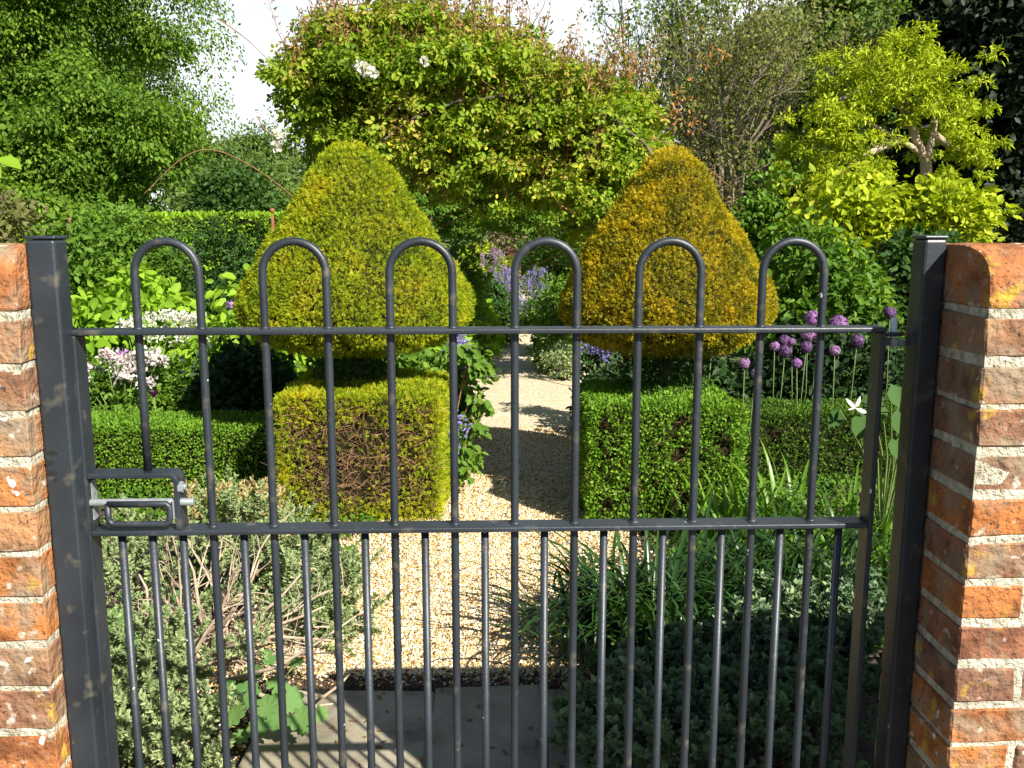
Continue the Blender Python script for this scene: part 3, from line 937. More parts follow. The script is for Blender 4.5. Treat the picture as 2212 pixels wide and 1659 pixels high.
# ------------------------------------------------------------------ topiary cones
def cone(label, x, D, prof, mat, seed, scale_r=1.0, n=72000, spiky=1.0, leaf=.0165):
    r = np.random.default_rng(seed)
    c = at(x, 700, D); base = np.array([c[0], c[1], 0.0])
    t = thing('topiary_cone', label, 'topiary', 'clipped yew cones flanking the path', base)
    zs = np.array([p[0] for p in prof]); rs = np.array([p[1] for p in prof]) * scale_r
    o_ = np.argsort(zs); zs, rs = zs[o_], rs[o_]
    # area weighted
    zz = r.uniform(zs[0], zs[-1], n * 3); w = np.interp(zz, zs, rs) + .03
    zz = zz[r.random(len(zz)) < w / w.max()][:n]; n = len(zz)
    a = r.random(n) * 2 * math.pi
    rr_ = np.interp(zz, zs, rs)
    slope = (np.interp(zz + .02, zs, rs) - np.interp(zz - .02, zs, rs)) / .04
    Nn = unit(np.stack([np.cos(a), np.sin(a), -slope], 1))
    P = np.stack([rr_ * np.cos(a), rr_ * np.sin(a), zz], 1)
    P = P + Nn * (.016 * wob(P, 9, seed)[:, None] + .010 * wob(P, 30, seed)[:, None] - .024 * r.random((n, 1)) ** 1.5)
    D_ = unit(Nn * .75 + .55 * r.normal(size=Nn.shape) + np.array([0, 0, .15]))
    N_ = unit(Nn + .9 * r.normal(size=Nn.shape))
    leaves('foliage', P + base, D_, N_, leaf * (.6 + .8 * r.random(n)) * spiky, SPRIG, mat, t, org=base)
    # inner mass of shaded twigs
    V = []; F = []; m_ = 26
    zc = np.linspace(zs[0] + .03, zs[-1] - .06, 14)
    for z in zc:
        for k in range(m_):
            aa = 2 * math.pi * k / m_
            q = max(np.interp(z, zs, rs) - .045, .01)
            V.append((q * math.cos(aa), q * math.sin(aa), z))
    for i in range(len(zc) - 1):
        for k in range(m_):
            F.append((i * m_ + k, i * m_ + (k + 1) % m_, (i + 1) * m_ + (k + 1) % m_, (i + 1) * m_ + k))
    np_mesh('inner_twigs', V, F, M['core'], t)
    mb = MB(); mb.tube([(0, 0, 0), (.01, 0, zs[0] + .05)], [.045, .035], 9)
    mb.build('trunk', M['bark'], t, smooth=True)
    n2 = 1500; a = r.random(n2) * 6.283; q = .24 * np.sqrt(r.random(n2))
    P = np.stack([q * np.cos(a), q * np.sin(a), .60 + .24 * r.random(n2)], 1) + base
    leaves('lower_growth', P, unit(rdir(n2, r) + np.array([0, 0, -.3])), rdir(n2, r), .035 * (.6 + .6 * r.random(n2)), LON, M['L_dark'], t, org=base)  # dark leaves added as the shaded band between cone and block
    return t


P1 = [(1.772, .025), (1.755, .08), (1.71, .140), (1.655, .192), (1.60, .232), (1.537, .272), (1.45, .322), (1.366, .372), (1.22, .468), (1.10, .542), (1.014, .577), (.94, .572), (.87, .52), (.81, .42), (.765, .28)]
cone('green gold clipped yew cone left of the path, above the browned block', 770, 4.62, P1, M['L_yew'], 31)
P2 = [(1.75, .025), (1.73, .07), (1.69, .115), (1.63, .165), (1.55, .215), (1.466, .272), (1.347, .352), (1.24, .418), (1.132, .477), (1.03, .518), (.95, .515), (.88, .47), (.82, .38), (.775, .27)]
cone('orange gold clipped yew cone right of the path, above the green block', 1437, 4.55, P2, M['L_yewg'], 47)


# ------------------------------------------------------------------ clipped blocks and low hedges
def clipped(name, label, cat, group, c0, half, z1, mat, n, leaf, seed, tmpl=DIA, rough=.02, bald=None, rot=-YAW, z0=0.0, holes=0.0, twigs=0, rad=.05):
    """c0: centre on the ground, half: half sizes; surface sampled leaves on a rounded block"""
    r = np.random.default_rng(seed)
    base = np.array([c0[0], c0[1], z0])
    t = thing(name, label, cat, group, base)
    hx, hy = half; hz = (z1 - z0) / 2
    A = np.array([4 * hy * hz, 4 * hy * hz, 4 * hx * hz, 4 * hx * hz * .6, 4 * hx * hy])
    f = r.choice(5, n, p=A / A.sum())
    u = r.uniform(-1, 1, (n, 3)) * np.array([hx, hy, hz])
    Nn = np.zeros((n, 3))
    for i, (ax, s) in enumerate(((0, -1), (0, 1), (1, -1), (1, 1), (2, 1))):
        k = f == i
        u[k, ax] = s * (hx, hy, hz)[ax]; Nn[k, ax] = s
    # round the edges
    inner = np.array([hx - rad, hy - rad, hz - rad])
    cl = np.clip(u, -inner, inner); cl[:, 2] = np.where(u[:, 2] < 0, np.clip(u[:, 2], -hz, hz), cl[:, 2])
    dv = u - cl; ln = np.linalg.norm(dv, axis=1, keepdims=True)
    dv = np.where(ln > 1e-6, dv / np.maximum(ln, 1e-6), Nn)
    P = cl + dv * rad
    Nn = dv
    wv = wob(P, 11, seed); w2 = wob(P, 27, seed + 3)
    dep = rough * (wv * .7 + w2 * .5) - .03 * r.random(n) ** 1.4
    P = P + Nn * dep[:, None] + np.array([0, 0, hz])
    keep = np.ones(n, bool)
    if holes: keep &= ~((w2 * .6 + wob(P, 17, seed + 9)) < -1 + holes)
    if bald is not None:
        keep &= ~(bald(P, Nn) > r.random(n))
    c, s = math.cos(rot), math.sin(rot)
    Rm = np.array([[c, -s, 0], [s, c, 0], [0, 0, 1]])
    P, Nn = P[keep], Nn[keep]; n = len(P)
    D_ = unit(Nn * .8 + .6 * r.normal(size=Nn.shape) + np.array([0, 0, .25]))
    N_ = unit(Nn + .8 * r.normal(size=Nn.shape) + np.array([0, 0, .3]))
    leaves('foliage', (P @ Rm.T) + base, D_ @ Rm.T, N_ @ Rm.T, leaf * (.6 + .8 * r.random(n)), tmpl, mat, t, org=base)
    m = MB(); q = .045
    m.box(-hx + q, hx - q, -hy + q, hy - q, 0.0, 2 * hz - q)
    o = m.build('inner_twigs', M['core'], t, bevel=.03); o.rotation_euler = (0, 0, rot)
    return t, base, Rm


def lb(l, D):      # lateral, distance -> ground centre
    p = loc(l, D); return p


# left block: yew, its front browned and bare
fl, fr = at(590, 1000, 4.17), at(948, 1000, 4.17)
latL = (590 - 1106) / FPX * 4.25; latR = (950 - 1106) / FPX * 4.25
cl_, hw_ = (latL + latR) / 2, (latR - latL) / 2
def bald_front(P, N):
    front = (N[:, 1] < -.5)
    mid = np.exp(-((P[:, 0] / (hw_ * .8)) ** 4)) * np.clip((P[:, 2] - .06) / .1, 0, 1) * np.clip((.56 - P[:, 2]) / .10, 0, 1)
    return np.where(front, mid * (.93 + .12 * wob(P, 9, 2)), .0)
tb, bb, Rm = clipped('clipped_block', 'yew block with a browned twiggy front, left of the path', 'topiary', 'clipped cube bases beside the path', loc(cl_, 4.54), (hw_, .37), .62, M['L_yew'], 36000, .019, 5, SPRIG, .02, bald_front)
r = np.random.default_rng(77)
tw = MB()
for i in range(950):
    u, v = r.uniform(-hw_ * .97, hw_ * .92), r.uniform(.04, .56)
    fan = (u - .05) * 1.1
    a = r.normal(0, .75) + fan
    L = r.uniform(.035, .11)
    p0 = np.array([u, -.37 + r.uniform(.01, .05), v])
    d1 = np.array([math.sin(a), r.uniform(-.5, .05), math.cos(a) * .8 + .1])
    p1 = p0 + unit(d1) * L * .5; p2 = p1 + unit(d1 + r.normal(size=3) * .5) * L * .5
    p2[1] = max(p2[1], -.40); p1[1] = max(p1[1], -.39)
    tw.tube([Rm @ p0, Rm @ p1, Rm @ p2], [.0021, .0016, .0008], 3, cap=False)
tw.build('bare_twigs', M['brown_twig'], tb)

# right block: box
latL = (1272 - 1106) / FPX * 4.15; latR = (1608 - 1106) / FPX * 4.15
cr_, hr_ = (latL + latR) / 2, (latR - latL) / 2
tb2, bb2, Rm2 = clipped('clipped_block', 'bright green box block right of the path, under the orange gold cone', 'topiary', 'clipped cube bases beside the path', loc(cr_, 4.40), (hr_, .36), .595, M['L_box'], 40000, .017, 9, DIA, .028, holes=.16)
tw = MB()
for i in range(240):
    u, v = r.uniform(-hr_, hr_), r.uniform(.02, .55)
    p0 = np.array([u, -.36 + .045, v]); d1 = unit(np.array([r.normal() * .5, -.5, .7]))
    p1 = p0 + d1 * .04; p2 = p1 + unit(d1 + r.normal(size=3) * .4) * .035; p2[1] = max(p2[1], -.345)
    tw.tube([Rm2 @ p0, Rm2 @ p1, Rm2 @ p2], [.002, .0015, .0008], 3, cap=False)
tw.build('bare_twigs', M['brown_twig'], tb2)

# low box hedges running out from the blocks
L0, L1 = (100 - 1106) / FPX * 4.55, (566 - 1106) / FPX * 4.45
clipped('low_hedge', 'low clipped box hedge left of the browned yew block', 'hedge', 'low box hedges along the borders', loc((L0 + L1) / 2 - .35, 4.75), ((L1 - L0) / 2 + .35, .20), .385, M['L_box'], 42000, .015, 15, DIA, .012, holes=.06)
L0, L1 = (1612 - 1106) / FPX * 4.8, (2050 - 1106) / FPX * 4.8
clipped('low_hedge', 'low clipped box hedge right of the green box block, below the alliums', 'hedge', 'low box hedges along the borders', loc((L0 + L1) / 2 + .3, 5.02), ((L1 - L0) / 2 + .3, .20), .40, M['L_boxd'], 36000, .015, 19, DIA, .014, holes=.06)

# ------------------------------------------------------------------ near left: sprawling grey shrub
def grey_shrub():
    r = np.random.default_rng(101)
    b0 = gnd(430, 1450); base = np.array([b0[0], b0[1], 0.])
    t = thing('grey_leaved_shrub', 'sprawling grey green shrub with bare fanned branches just behind the gate on the left', 'shrub', None, base)
    mb = MB(); tips = []
    org2 = gnd(430, 1420)
    hub = at(440, 1400, 2.75)
    for i in range(40):
        a = r.uniform(-1.35, 1.5)             # fan in the picture plane
        el = r.uniform(-.15, 1.0)
        d_ = np.array([math.sin(a) * 1.0, r.uniform(-.55, .45), abs(math.cos(a)) * .75 + .12])
        d_ = unit(d_)
        p = hub + r.normal(size=3) * np.array([.05, .06, .02]); p[2] = max(.02, p[2] * .6)
        L = r.uniform(.22, .50)
        pts = [p]; dd_ = d_
        for k in range(5):
            dd_ = unit(dd_ + r.normal(size=3) * .13 + np.array([0, 0, .03 if a < 0 else -.02]))
            p = p + dd_ * L / 5; p[2] = max(p[2], .03); pts.append(p)
            if k >= 1:
                for _ in range(2):
                    q = p.copy(); e = unit(dd_ + r.normal(size=3) * .55); l2 = r.uniform(.05, .14)
                    q1 = q + e * l2 * .5; q2 = q1 + unit(e + r.normal(size=3) * .3) * l2 * .5
                    mb.tube([q, q1, q2], [.0026, .0018, .001], 3, cap=False)
                    if k >= 3: tips.append((q2, e))
        mb.tube(pts, list(np.linspace(.006, .0022, len(pts))), 5, cap=False)
        tips.append((p, dd_))
    # long low branches sweeping right
    for (x0, y0, x1, y1, x2, y2, D) in ((470, 1475, 600, 1440, 770, 1330, 2.45), (480, 1400, 590, 1375, 740, 1385, 2.6), (500, 1365, 600, 1350, 700, 1310, 2.7), (620, 1490, 700, 1505, 760, 1450, 2.4), (455, 1420, 560, 1330, 650, 1240, 2.7), (450, 1400, 520, 1290, 560, 1210, 2.75), (440, 1390, 425, 1280, 400, 1190, 2.7), (300, 1400, 320, 1300, 300, 1240, 2.6), (560, 1500, 640, 1530, 720, 1520, 2.3)):
        mb.tube([at(x0, y0, D), at(x1, y1, D), at((x1 + x2) / 2 + 6, (y1 + y2) / 2, D), at(x2, y2, D)], [.007, .0055, .004, .002], 6)
    mb.build('branches', M['twig'], t, smooth=True, org=base)
    # leaf masses: (x, y, D, radius, count, material)
    mass = [(600, 1190, 3.25, .12, 18), (510, 1200, 3.2, .10, 12), (680, 1290, 3.0, .12, 16), (300, 1290, 2.7, .10, 10), (420, 1180, 3.2, .10, 10), (700, 1230, 3.15, .13, 26), (735, 1330, 2.95, .11, 24), (640, 1190, 3.3, .13, 20), (560, 1130, 3.35, .13, 20), (470, 1110, 3.4, .12, 18), (650, 1270, 3.05, .09, 12), (700, 1370, 2.85, .09, 12),
            (250, 1200, 2.75, .12, 22), (330, 1190, 2.9, .11, 14), (230, 1270, 2.6, .08, 10), (260, 1440, 2.35, .10, 22), (330, 1460, 2.4, .10, 22), (400, 1450, 2.45, .09, 14), (270, 1530, 2.2, .10, 20), (350, 1590, 2.15, .10, 20),
            (430, 1560, 2.25, .06, 10), (250, 1620, 2.1, .09, 16), (390, 1630, 2.1, .08, 14), (440, 1640, 2.12, .05, 6), (360, 1385, 2.5, .07, 10), (420, 1330, 2.75, .05, 5), (560, 1400, 2.5, .05, 5), (520, 1290, 3.0, .06, 5), (590, 1320, 2.9, .06, 5)]
    PP = []; DD = []
    for (x, y, D, rad, cnt) in mass:
        c = at(x, y, D); c[2] = max(c[2], rad * .7)
        k = int(cnt * 1.9)
        q = c + rdir(k, r) * rad * (.3 + .9 * r.random((k, 1)))
        q[:, 2] = np.maximum(q[:, 2], .03)
        for p in q:
            d_ = unit(p - c + np.array([0, 0, rad * .9]) + r.normal(size=3) * rad * .5)
            m_ = 64; s = r.random(m_); L = r.uniform(.05, .09)
            ang = np.arange(m_) * 2.4
            u = unit(np.cross(d_, (0.3, .2, 1))); w = np.cross(d_, u)
            out = np.cos(ang)[:, None] * u + np.sin(ang)[:, None] * w
            PP.append(p + d_ * (s * L)[:, None]); DD.append(unit(out + d_ * (.35 + .8 * s[:, None])))
    P = np.concatenate(PP); D_ = np.concatenate(DD)
    N_ = unit(np.cross(np.cross(D_, rdir(len(P), r)), D_) + .2 * rdir(len(P), r))
    N_[:, 2] = np.abs(N_[:, 2])
    leaves('foliage', P, D_, N_, .0155 * (.7 + .6 * r.random(len(P))), (LON[0] * np.array([1, 1.3, 1]), LON[1]), M['L_hebe'], t, org=base)
    # fresh straw-coloured shoots on the back crest
    PP = []; DD = []
    for i in range(75):
        p = at(r.uniform(380, 620), r.uniform(1060, 1130), r.uniform(3.3, 3.5))
        d_ = unit(np.array([r.normal() * .3, r.normal() * .3, 1]))
        m_ = 26; s = r.random(m_); ang = np.arange(m_) * 2.4
        u = unit(np.cross(d_, (0.3, .2, 1))); w = np.cross(d_, u)
        out = np.cos(ang)[:, None] * u + np.sin(ang)[:, None] * w
        PP.append(p + d_ * (s * .05)[:, None]); DD.append(unit(out + d_ * (.5 + s[:, None])))
    P = np.concatenate(PP); D_ = np.concatenate(DD)
    leaves('young_shoots', P, D_, rdir(len(P), r), .018 * (.7 + .6 * r.random(len(P))), (LON[0] * np.array([1, 1.2, 1]), LON[1]), M['L_straw'], t, org=base)


grey_shrub()


def round_leaf(mb_v, mb_f, c, R_, nrm, r, lobes=9, cup=.15):
    u = unit(np.cross(nrm, (0.2, .9, .1))); w = np.cross(nrm, u)
    b = len(mb_v); n_ = lobes * 4; ph = r.random() * 6.28
    mb_v.append(tuple(c - nrm * R_ * cup))
    for ring, q in ((.55, .5), (1.0, 1.0)):
        for k in range(n_):
            a = 2 * math.pi * k / n_
            rr_ = R_ * ring * (1 + (.26 * abs(math.sin(a * lobes / 2)) - .18) * ring + .05 * math.cos(a * 4 * lobes) * ring) * (1 - .55 * ring * math.exp(-((a - .0) / .16) ** 2) - .55 * ring * math.exp(-((a - 6.283) / .16) ** 2))
            z = R_ * (.06 * ring * math.sin(a * 2 + ph) + .03 * math.cos(a * lobes) * ring)
            aa = a + ph
            mb_v.append(tuple(c + u * rr_ * math.cos(aa) + w * rr_ * math.sin(aa) + nrm * z))
    for k in range(n_):
        k2 = (k + 1) % n_
        mb_f.append([b, b + 1 + k, b + 1 + k2])
        mb_f.append([b + 1 + k, b + 1 + n_ + k, b + 1 + n_ + k2]); mb_f.append([b + 1 + k, b + 1 + n_ + k2, b + 1 + k2])


def mantle(label, spots_, seed, size):
    r = np.random.default_rng(seed)
    c0 = gnd(spots_[0][0], spots_[0][1] + 15); base = np.array([c0[0], c0[1], 0.])
    t = thing('round_leaved_plant', label, 'plant', 'round leaved plants by the paving', base)
    v = []; f = []; mb = MB()
    for (x, y, D, s) in spots_:
        c = at(x, y, D); c[2] = max(c[2], .035)
        n_ = unit(np.array([r.normal() * .3, -.45 + r.normal() * .2, 1.0]))
        round_leaf(v, f, c, s * size, n_, r)
        mb.tube([base + (r.uniform(-.02, .02), r.uniform(-.02, .02), 0), (base + c) / 2 + (0, 0, .02), c - n_ * s * size * .15], [.0025, .002, .0016], 5)
    np_mesh('foliage', v, np.array(f), M['L_broad'], t, org=base)
    mb.build('leaf_stalk', M['stem'], t, org=base)


mantle('scalloped green round leaved plant at the left edge of the paving slabs',
       [(575, 1530, 2.25, 1.0), (530, 1500, 2.32, .9), (600, 1560, 2.2, .8), (625, 1510, 2.3, .9), (560, 1570, 2.18, .7), (505, 1545, 2.24, .8), (650, 1550, 2.22, .85), (470, 1520, 2.3, .8), (600, 1480, 2.42, .7), (545, 1455, 2.5, .7), (690, 1540, 2.25, .55), (640, 1430, 2.6, .5), (660, 1575, 2.2, .5), (520, 1590, 2.2, .5), (490, 1485, 2.4, .6), (580, 1420, 2.6, .6)], 4, .043)
mantle('small round leaved plant among grey foliage close to the left gate post',
       [(235, 1350, 2.5, 1.1), (275, 1375, 2.52, .8), (262, 1340, 2.6, .7), (340, 1400, 2.55, .6), (380, 1290, 2.9, .6)], 8, .052)

# ------------------------------------------------------------------ near right: strap leaves and dark shrub
def straps(name, label, cat, group, c0, n, L, wid, spread, mat, seed, bias=(0, 0), lift=1.0, org=None, flop=.9):
    r = np.random.default_rng(seed)
    base = np.array([c0[0], c0[1], 0.])
    t = thing(name, label, cat, group, base)
    V = []; F = []
    for i in range(n):
        p = base + np.array([r.normal() * spread[0], r.normal() * spread[1], 0])
        a = r.random() * 6.283
        h = np.array([math.cos(a) + bias[0], math.sin(a) + bias[1], 0]); h = h / (np.linalg.norm(h) + .2)
        l_ = L * r.uniform(.55, 1.1); w_ = wid * r.uniform(.7, 1.2)
        el = r.uniform(.75, 1.4) * lift; seg = 9
        side = np.cross(h, (0, 0, 1)); side = side / (np.linalg.norm(side) + 1e-6)
        b = len(V)
        curl = flop * r.uniform(.6, 1.4)
        for k in range(seg + 1):
            s = k / seg
            e = el - curl * s * s * 1.6
            if k: p = p + (h * math.cos(e) + np.array([0, 0, math.sin(e)])) * l_ / seg
            p[2] = max(p[2], .012)
            ww = w_ * (1 - s ** 2.2) * (.55 + .45 * min(1, s * 5)) + .0006
            nn = np.array([-h[0] * math.sin(e), -h[1] * math.sin(e), math.cos(e)])
            V += [tuple(p - side * ww / 2 + nn * ww * .18), tuple(p), tuple(p + side * ww / 2 + nn * ww * .18)]
            if k < seg:
                q = b + k * 3
                F += [(q, q + 1, q + 4, q + 3), (q + 1, q + 2, q + 5, q + 4)]
    np_mesh('foliage', V, np.array(F), mat, t, smooth=True, org=base)
    return t


straps('daylily_clump', 'dark arching strap leaved clump in the wall shadow, right of the gravel', 'plant', 'strap leaved clumps', gnd(1410, 1420), 420, .60, .017, (.13, .10), M['L_strapd'], 61, bias=(-.30, -.1), flop=1.1)
straps('daylily_clump', 'strap leaved clump in shade between the green box block and the right gate post', 'plant', 'strap leaved clumps', gnd(1700, 1330), 260, .56, .018, (.18, .10), M['L_strapd'], 62, flop=1.0)
straps('iris_clump', 'sunlit upright sword leaved clump in front of the right low hedge', 'plant', 'strap leaved clumps', gnd(1610, 1190), 75, .46, .024, (.13, .06), M['L_strap'], 63, flop=.5, lift=1.12)
straps('iris_clump', 'sunlit sword leaved clump nearest the right gate post', 'plant', 'strap leaved clumps', gnd(1790, 1200), 130, .42, .020, (.18, .08), M['L_strap'], 64, flop=.75, lift=1.05)

def rosette_shrub(name, label, cat, masses, mat, seed, leaf, per=34, L=.05, gr=None):
    r = np.random.default_rng(seed)
    c0 = np.mean([at(m_[0], m_[1], m_[2]) for m_ in masses], 0); base = np.array([c0[0], c0[1], 0.])
    t = thing(name, label, cat, gr, base)
    PP = []; DD = []; mb = MB()
    for (x, y, D, rad, cnt) in masses:
        c = at(x, y, D); c[2] = max(c[2], .05)
        d0 = rdir(cnt, r); d0[:, 2] = np.abs(d0[:, 2])
        q = c + d0 * rad * (.5 + .6 * r.random((cnt, 1)))
        q[:, 2] = np.maximum(q[:, 2], .03)
        for p in q:
            d_ = unit(p - c + np.array([0, -rad * .3, rad * .9]) + r.normal(size=3) * rad * .35)
            s = r.random(per) ** .7; ang = np.arange(per) * 2.4
            u = unit(np.cross(d_, (0.3, .2, 1))); w = np.cross(d_, u)
            out = np.cos(ang)[:, None] * u + np.sin(ang)[:, None] * w
            PP.append(p + d_ * (s * L)[:, None]); DD.append(unit(out + d_ * (.3 + 1.1 * s[:, None])))
            if r.random() < .25: mb.tube([np.array([c[0], c[1], 0.]), (c + p) / 2, p], [.004, .003, .0015], 4)
    P = np.concatenate(PP); D_ = np.concatenate(DD)
    N_ = unit(np.array([0, -.3, 1.0]) + .5 * r.normal(size=P.shape))
    leaves('foliage', P, D_, N_, leaf * (.7 + .6 * r.random(len(P))), OVA, mat, t, org=base)
    mb.build('stem', M['bark'], t, org=base)
    return t


rosette_shrub('low_evergreen_shrub', 'low dark evergreen shrub filling the shaded corner beside the right gate post', 'shrub',
              [(1290, 1600, 2.15, .10, 60), (1370, 1560, 2.25, .13, 90), (1450, 1500, 2.35, .13, 90), (1540, 1480, 2.4, .14, 100), (1630, 1450, 2.45, .15, 110), (1730, 1420, 2.5, .15, 110), (1820, 1420, 2.45, .13, 80), (1780, 1520, 2.25, .13, 80),
               (1680, 1560, 2.2, .14, 100), (1560, 1590, 2.15, .14, 100), (1440, 1620, 2.1, .12, 80), (1340, 1650, 2.05, .10, 50), (1620, 1650, 2.0, .12, 60), (1760, 1620, 2.05, .12, 60), (1700, 1350, 2.75, .14, 80), (1840, 1340, 2.65, .12, 60)],
              leafmat('blue_green_leaf', [(.075, .13, .07), (.15, .23, .12), (.29, .38, .17)], noise=5, trans=.15), 71, .021, per=26)

# broad leaved plant with a white flower near the hinge post
def lily():
    r = np.random.default_rng(5)
    b = gnd(1900, 1180); base = np.array([b[0], b[1], 0.])
    t = thing('broad_leaved_plant', 'large leaved plant with one white star shaped flower, beside the right gate post', 'plant', None, base)
    v = []; f = []; mb = MB()
    P = []; D_ = []; N_ = []; S_ = []
    for (x, y, D, s, dx) in ((1860, 890, 3.3, .10, -.1), (1815, 885, 3.35, .075, -.6), (1925, 830, 3.3, .085, .3), (1940, 880, 3.2, .10, .1), (1905, 870, 3.4, .08, -.3), (1930, 940, 3.2, .09, .2), (1950, 990, 3.1, .09, .1), (1880, 850, 3.4, .06, -.4), (1960, 850, 3.3, .07, .4)):
        c = at(x, y, D)
        P.append(c); D_.append((dx, -.25, -.85)); N_.append((.1, -1, .35)); S_.append(s * 1.05)
        mb.tube([base, (base + c) / 2 + (0.02, 0, .1), c], [.006, .004, .002], 5)
    big = (OVA[0] * np.array([1, 1.35, 1]), OVA[1])
    leaves('foliage', np.array(P), np.array(D_, float), np.array(N_, float), np.array(S_), big, M['L_leaf2'], t, org=base)
    c = at(1848, 882, 3.28)
    A = [(-.75, 0, .75), (.35, 0, .9), (.95, -.1, -.35), (-.8, -.2, -.1), (-.1, -.5, .2)]
    leaves('flower', np.repeat(c[None], 5, 0), np.array(A, float), np.tile(np.array([[0, -1., .2]]), (5, 1)), np.array([.052, .048, .05, .03, .03]), LON, M['F_white'], t, org=base)
    mb.tube([base, c], [.004, .003], 6)
    mb.build('stalk', M['stem'], t, org=base)


lily()

# ------------------------------------------------------------------ alliums
def allium_mesh(dense, R_, seed, mat):
    r = np.random.default_rng(seed)
    dense = 200
    d_ = rdir(dense, r) * (.8 + .3 * r.random((dense, 1)))
    V, F = leaf_arrays(d_ * R_ * .72, d_, rdir(dense, r), R_ * .34 * np.ones(dense), STAR)
    # pedicels fill the ball
    V2, F2 = leaf_arrays(d_ * 0.0, d_, rdir(dense, r), R_ * .85 * np.ones(dense), (np.array([(0, 0, 0), (.5, .02, 0), (1, 0, 0), (.5, -.02, 0)], float), np.array([(0, 1, 2, 3)])))
    V = np.concatenate([V, V2]); F = np.concatenate([F, F2 + len(V) - len(V2)])
    return V, F


cr6 = lambda cx, cy: ((1700 + cx / 2.572) / 1.1573, (640 + cy / 2.572) / 1.1573)
AL = [(850, 400, 5.9, 58, 'tall purple allium behind the last hoop but one bar, right of the orange cone', 0),
      (1020, 440, 5.9, 70, 'largest purple allium head, just above the top rail near the hinge', 0),
      (820, 498, 5.6, 52, 'lilac allium head just under the top rail', 1),
      (885, 520, 5.7, 44, 'purple allium head touching the lilac one under the top rail', 0),
      (1140, 545, 5.4, 50, 'dark purple allium close to the right gate stile', 2),
      (672, 548, 5.8, 46, 'dark purple allium in the crowded left group', 2),
      (718, 552, 5.6, 30, 'small purple allium right of the crowded dark pair', 0),
      (608, 580, 5.5, 36, 'pinkish allium beside the fifth hoop leg from the hinge', 1),
      (676, 615, 5.3, 48, 'dark allium head below the crowded group', 2),
      (812, 585, 5.5, 46, 'shaded dark allium behind the last hoop', 2),
      (995, 608, 5.0, 40, 'pinkish mauve allium with a bright green stem, right of the last hoop', 1),
      (750, 690, 5.0, 40, 'purple allium low between the last two bars', 0),
      (415, 690, 4.9, 42, 'pale purple allium above the right low hedge, nearest the box block', 1),
      (485, 755, 4.75, 32, 'lowest and smallest pink allium, beside the box block', 1),
      (200, 635, 5.2, 28, 'small dark allium under the orange gold cone', 2),
      (1350, 365, 5.6, 46, 'dusky allium behind the top hinge pin', 2),
      (1990 - 1700 + 320, 0, 0, 0, '', 0)][:-1]
amats = [M['F_purple'], M['F_mauve'], leafmat('dark_floret', [(.12, .06, .16), (.24, .13, .28)], trans=.15, tint=.6)]
protos = {}
for i, (cx, cy, D, dia, lab, kind) in enumerate(AL):
    x, y = cr6(cx, cy)
    c = at(x, y, D)
    Rr = dia / FPX * D * .5 * .76
    t = thing('allium', lab, 'flower', 'alliums above the right low hedge', (c[0], c[1], 0))
    if kind not in protos:
        V, F = allium_mesh(330, .04, 3 + kind, amats[kind])
        h = np_mesh('flower_head', V, F, amats[kind], t)
        protos[kind] = h.data
    else:
        h = link('flower_head', protos[kind], t)
    h.location = (0, 0, c[2]); h.scale = (Rr / .04,) * 3; h.rotation_euler = (i * .7, i * 1.3, i)
    mb = MB(); mb.tube([(.05 * math.sin(i * 2.1), .02, 0), (.02 * math.sin(i * 1.3), 0, c[2] * .5), (0, 0, c[2])], [.004, .0035, .003], 6)
    mb.build('stem', M['dstem'], t, smooth=True)


# ------------------------------------------------------------------ border plants
def bush(name, label, cat, x0, x1, ytop, D, mat, ybot=None, depth=None, group=None, **kw):
    """bush that shows between x0 and x1 with its top at ytop, standing at distance D"""
    dep = D * .985
    lat0, lat1 = (x0 - 1106) / FPX * dep, (x1 - 1106) / FPX * dep
    zt_ = at(1106, ytop, D)[2]
    zb_ = 0.0 if ybot is None else max(at(1106, ybot, D)[2], 0)
    rx = (lat1 - lat0) / 2; rz = (zt_ - zb_) / 2
    if ybot is None: rz = zt_ * .62
    c = loc((lat0 + lat1) / 2, D, zt_ - rz)
    return shrub(name, label, cat, group, c, (rx, depth or max(rx * .8, .25), rz), mat, **kw)


def spikes(parent, base, pts, mat, n, L, wid, leaf, seed, name='flowers'):
    """flower spikes: pts = list of 3d bases"""
    r = np.random.default_rng(seed)
    PP = []; DD = []
    for p in pts:
        d_ = unit(np.array([r.normal() * .25, r.normal() * .25, 1.]))
        s = r.random(n); ang = r.random(n) * 6.28
        out = np.stack([np.cos(ang), np.sin(ang), 0 * ang], 1)
        PP.append(p + d_ * (s * L)[:, None] + out * wid * (1 - .6 * s[:, None])); DD.append(unit(out + np.array([0, 0, .5])))
    P = np.concatenate(PP); D_ = np.concatenate(DD)
    leaves(name, P, D_, rdir(len(P), r), leaf * (.6 + .8 * r.random(len(P))), OVA, mat, parent, org=base)


def catmint(label, x0, x1, ytop, D, seed, fm='F_blue', n=60, cover=1.0, leafm='L_mid'):
    t, b = bush('catmint', label, 'plant', x0 + (x1 - x0) * .12, x1 - (x1 - x0) * .12, ytop, D, M[leafm], group='blue flowered mounds along the path', k=26, n_per=90, csize=.012 * D, leaf=.03, tmpl=OVA, seed=seed, stems=4, srad=.004, stem='stem', depth=.2)
    r = np.random.default_rng(seed + 1)
    pts = []
    for i in range(n):
        x = r.uniform(x0, x1); f = (x - (x0 + x1) / 2) / ((x1 - x0) / 2)
        yy = ytop + (1 - math.sqrt(max(0, 1 - f * f))) * 40 + r.random() ** 1.0 * 60 * cover
        p = at(x, yy, D - .12 * r.random() - .1); pts.append(p)
    spikes(t, b, pts, M[fm], 26, .09, .016, .016, seed + 2)
    return t


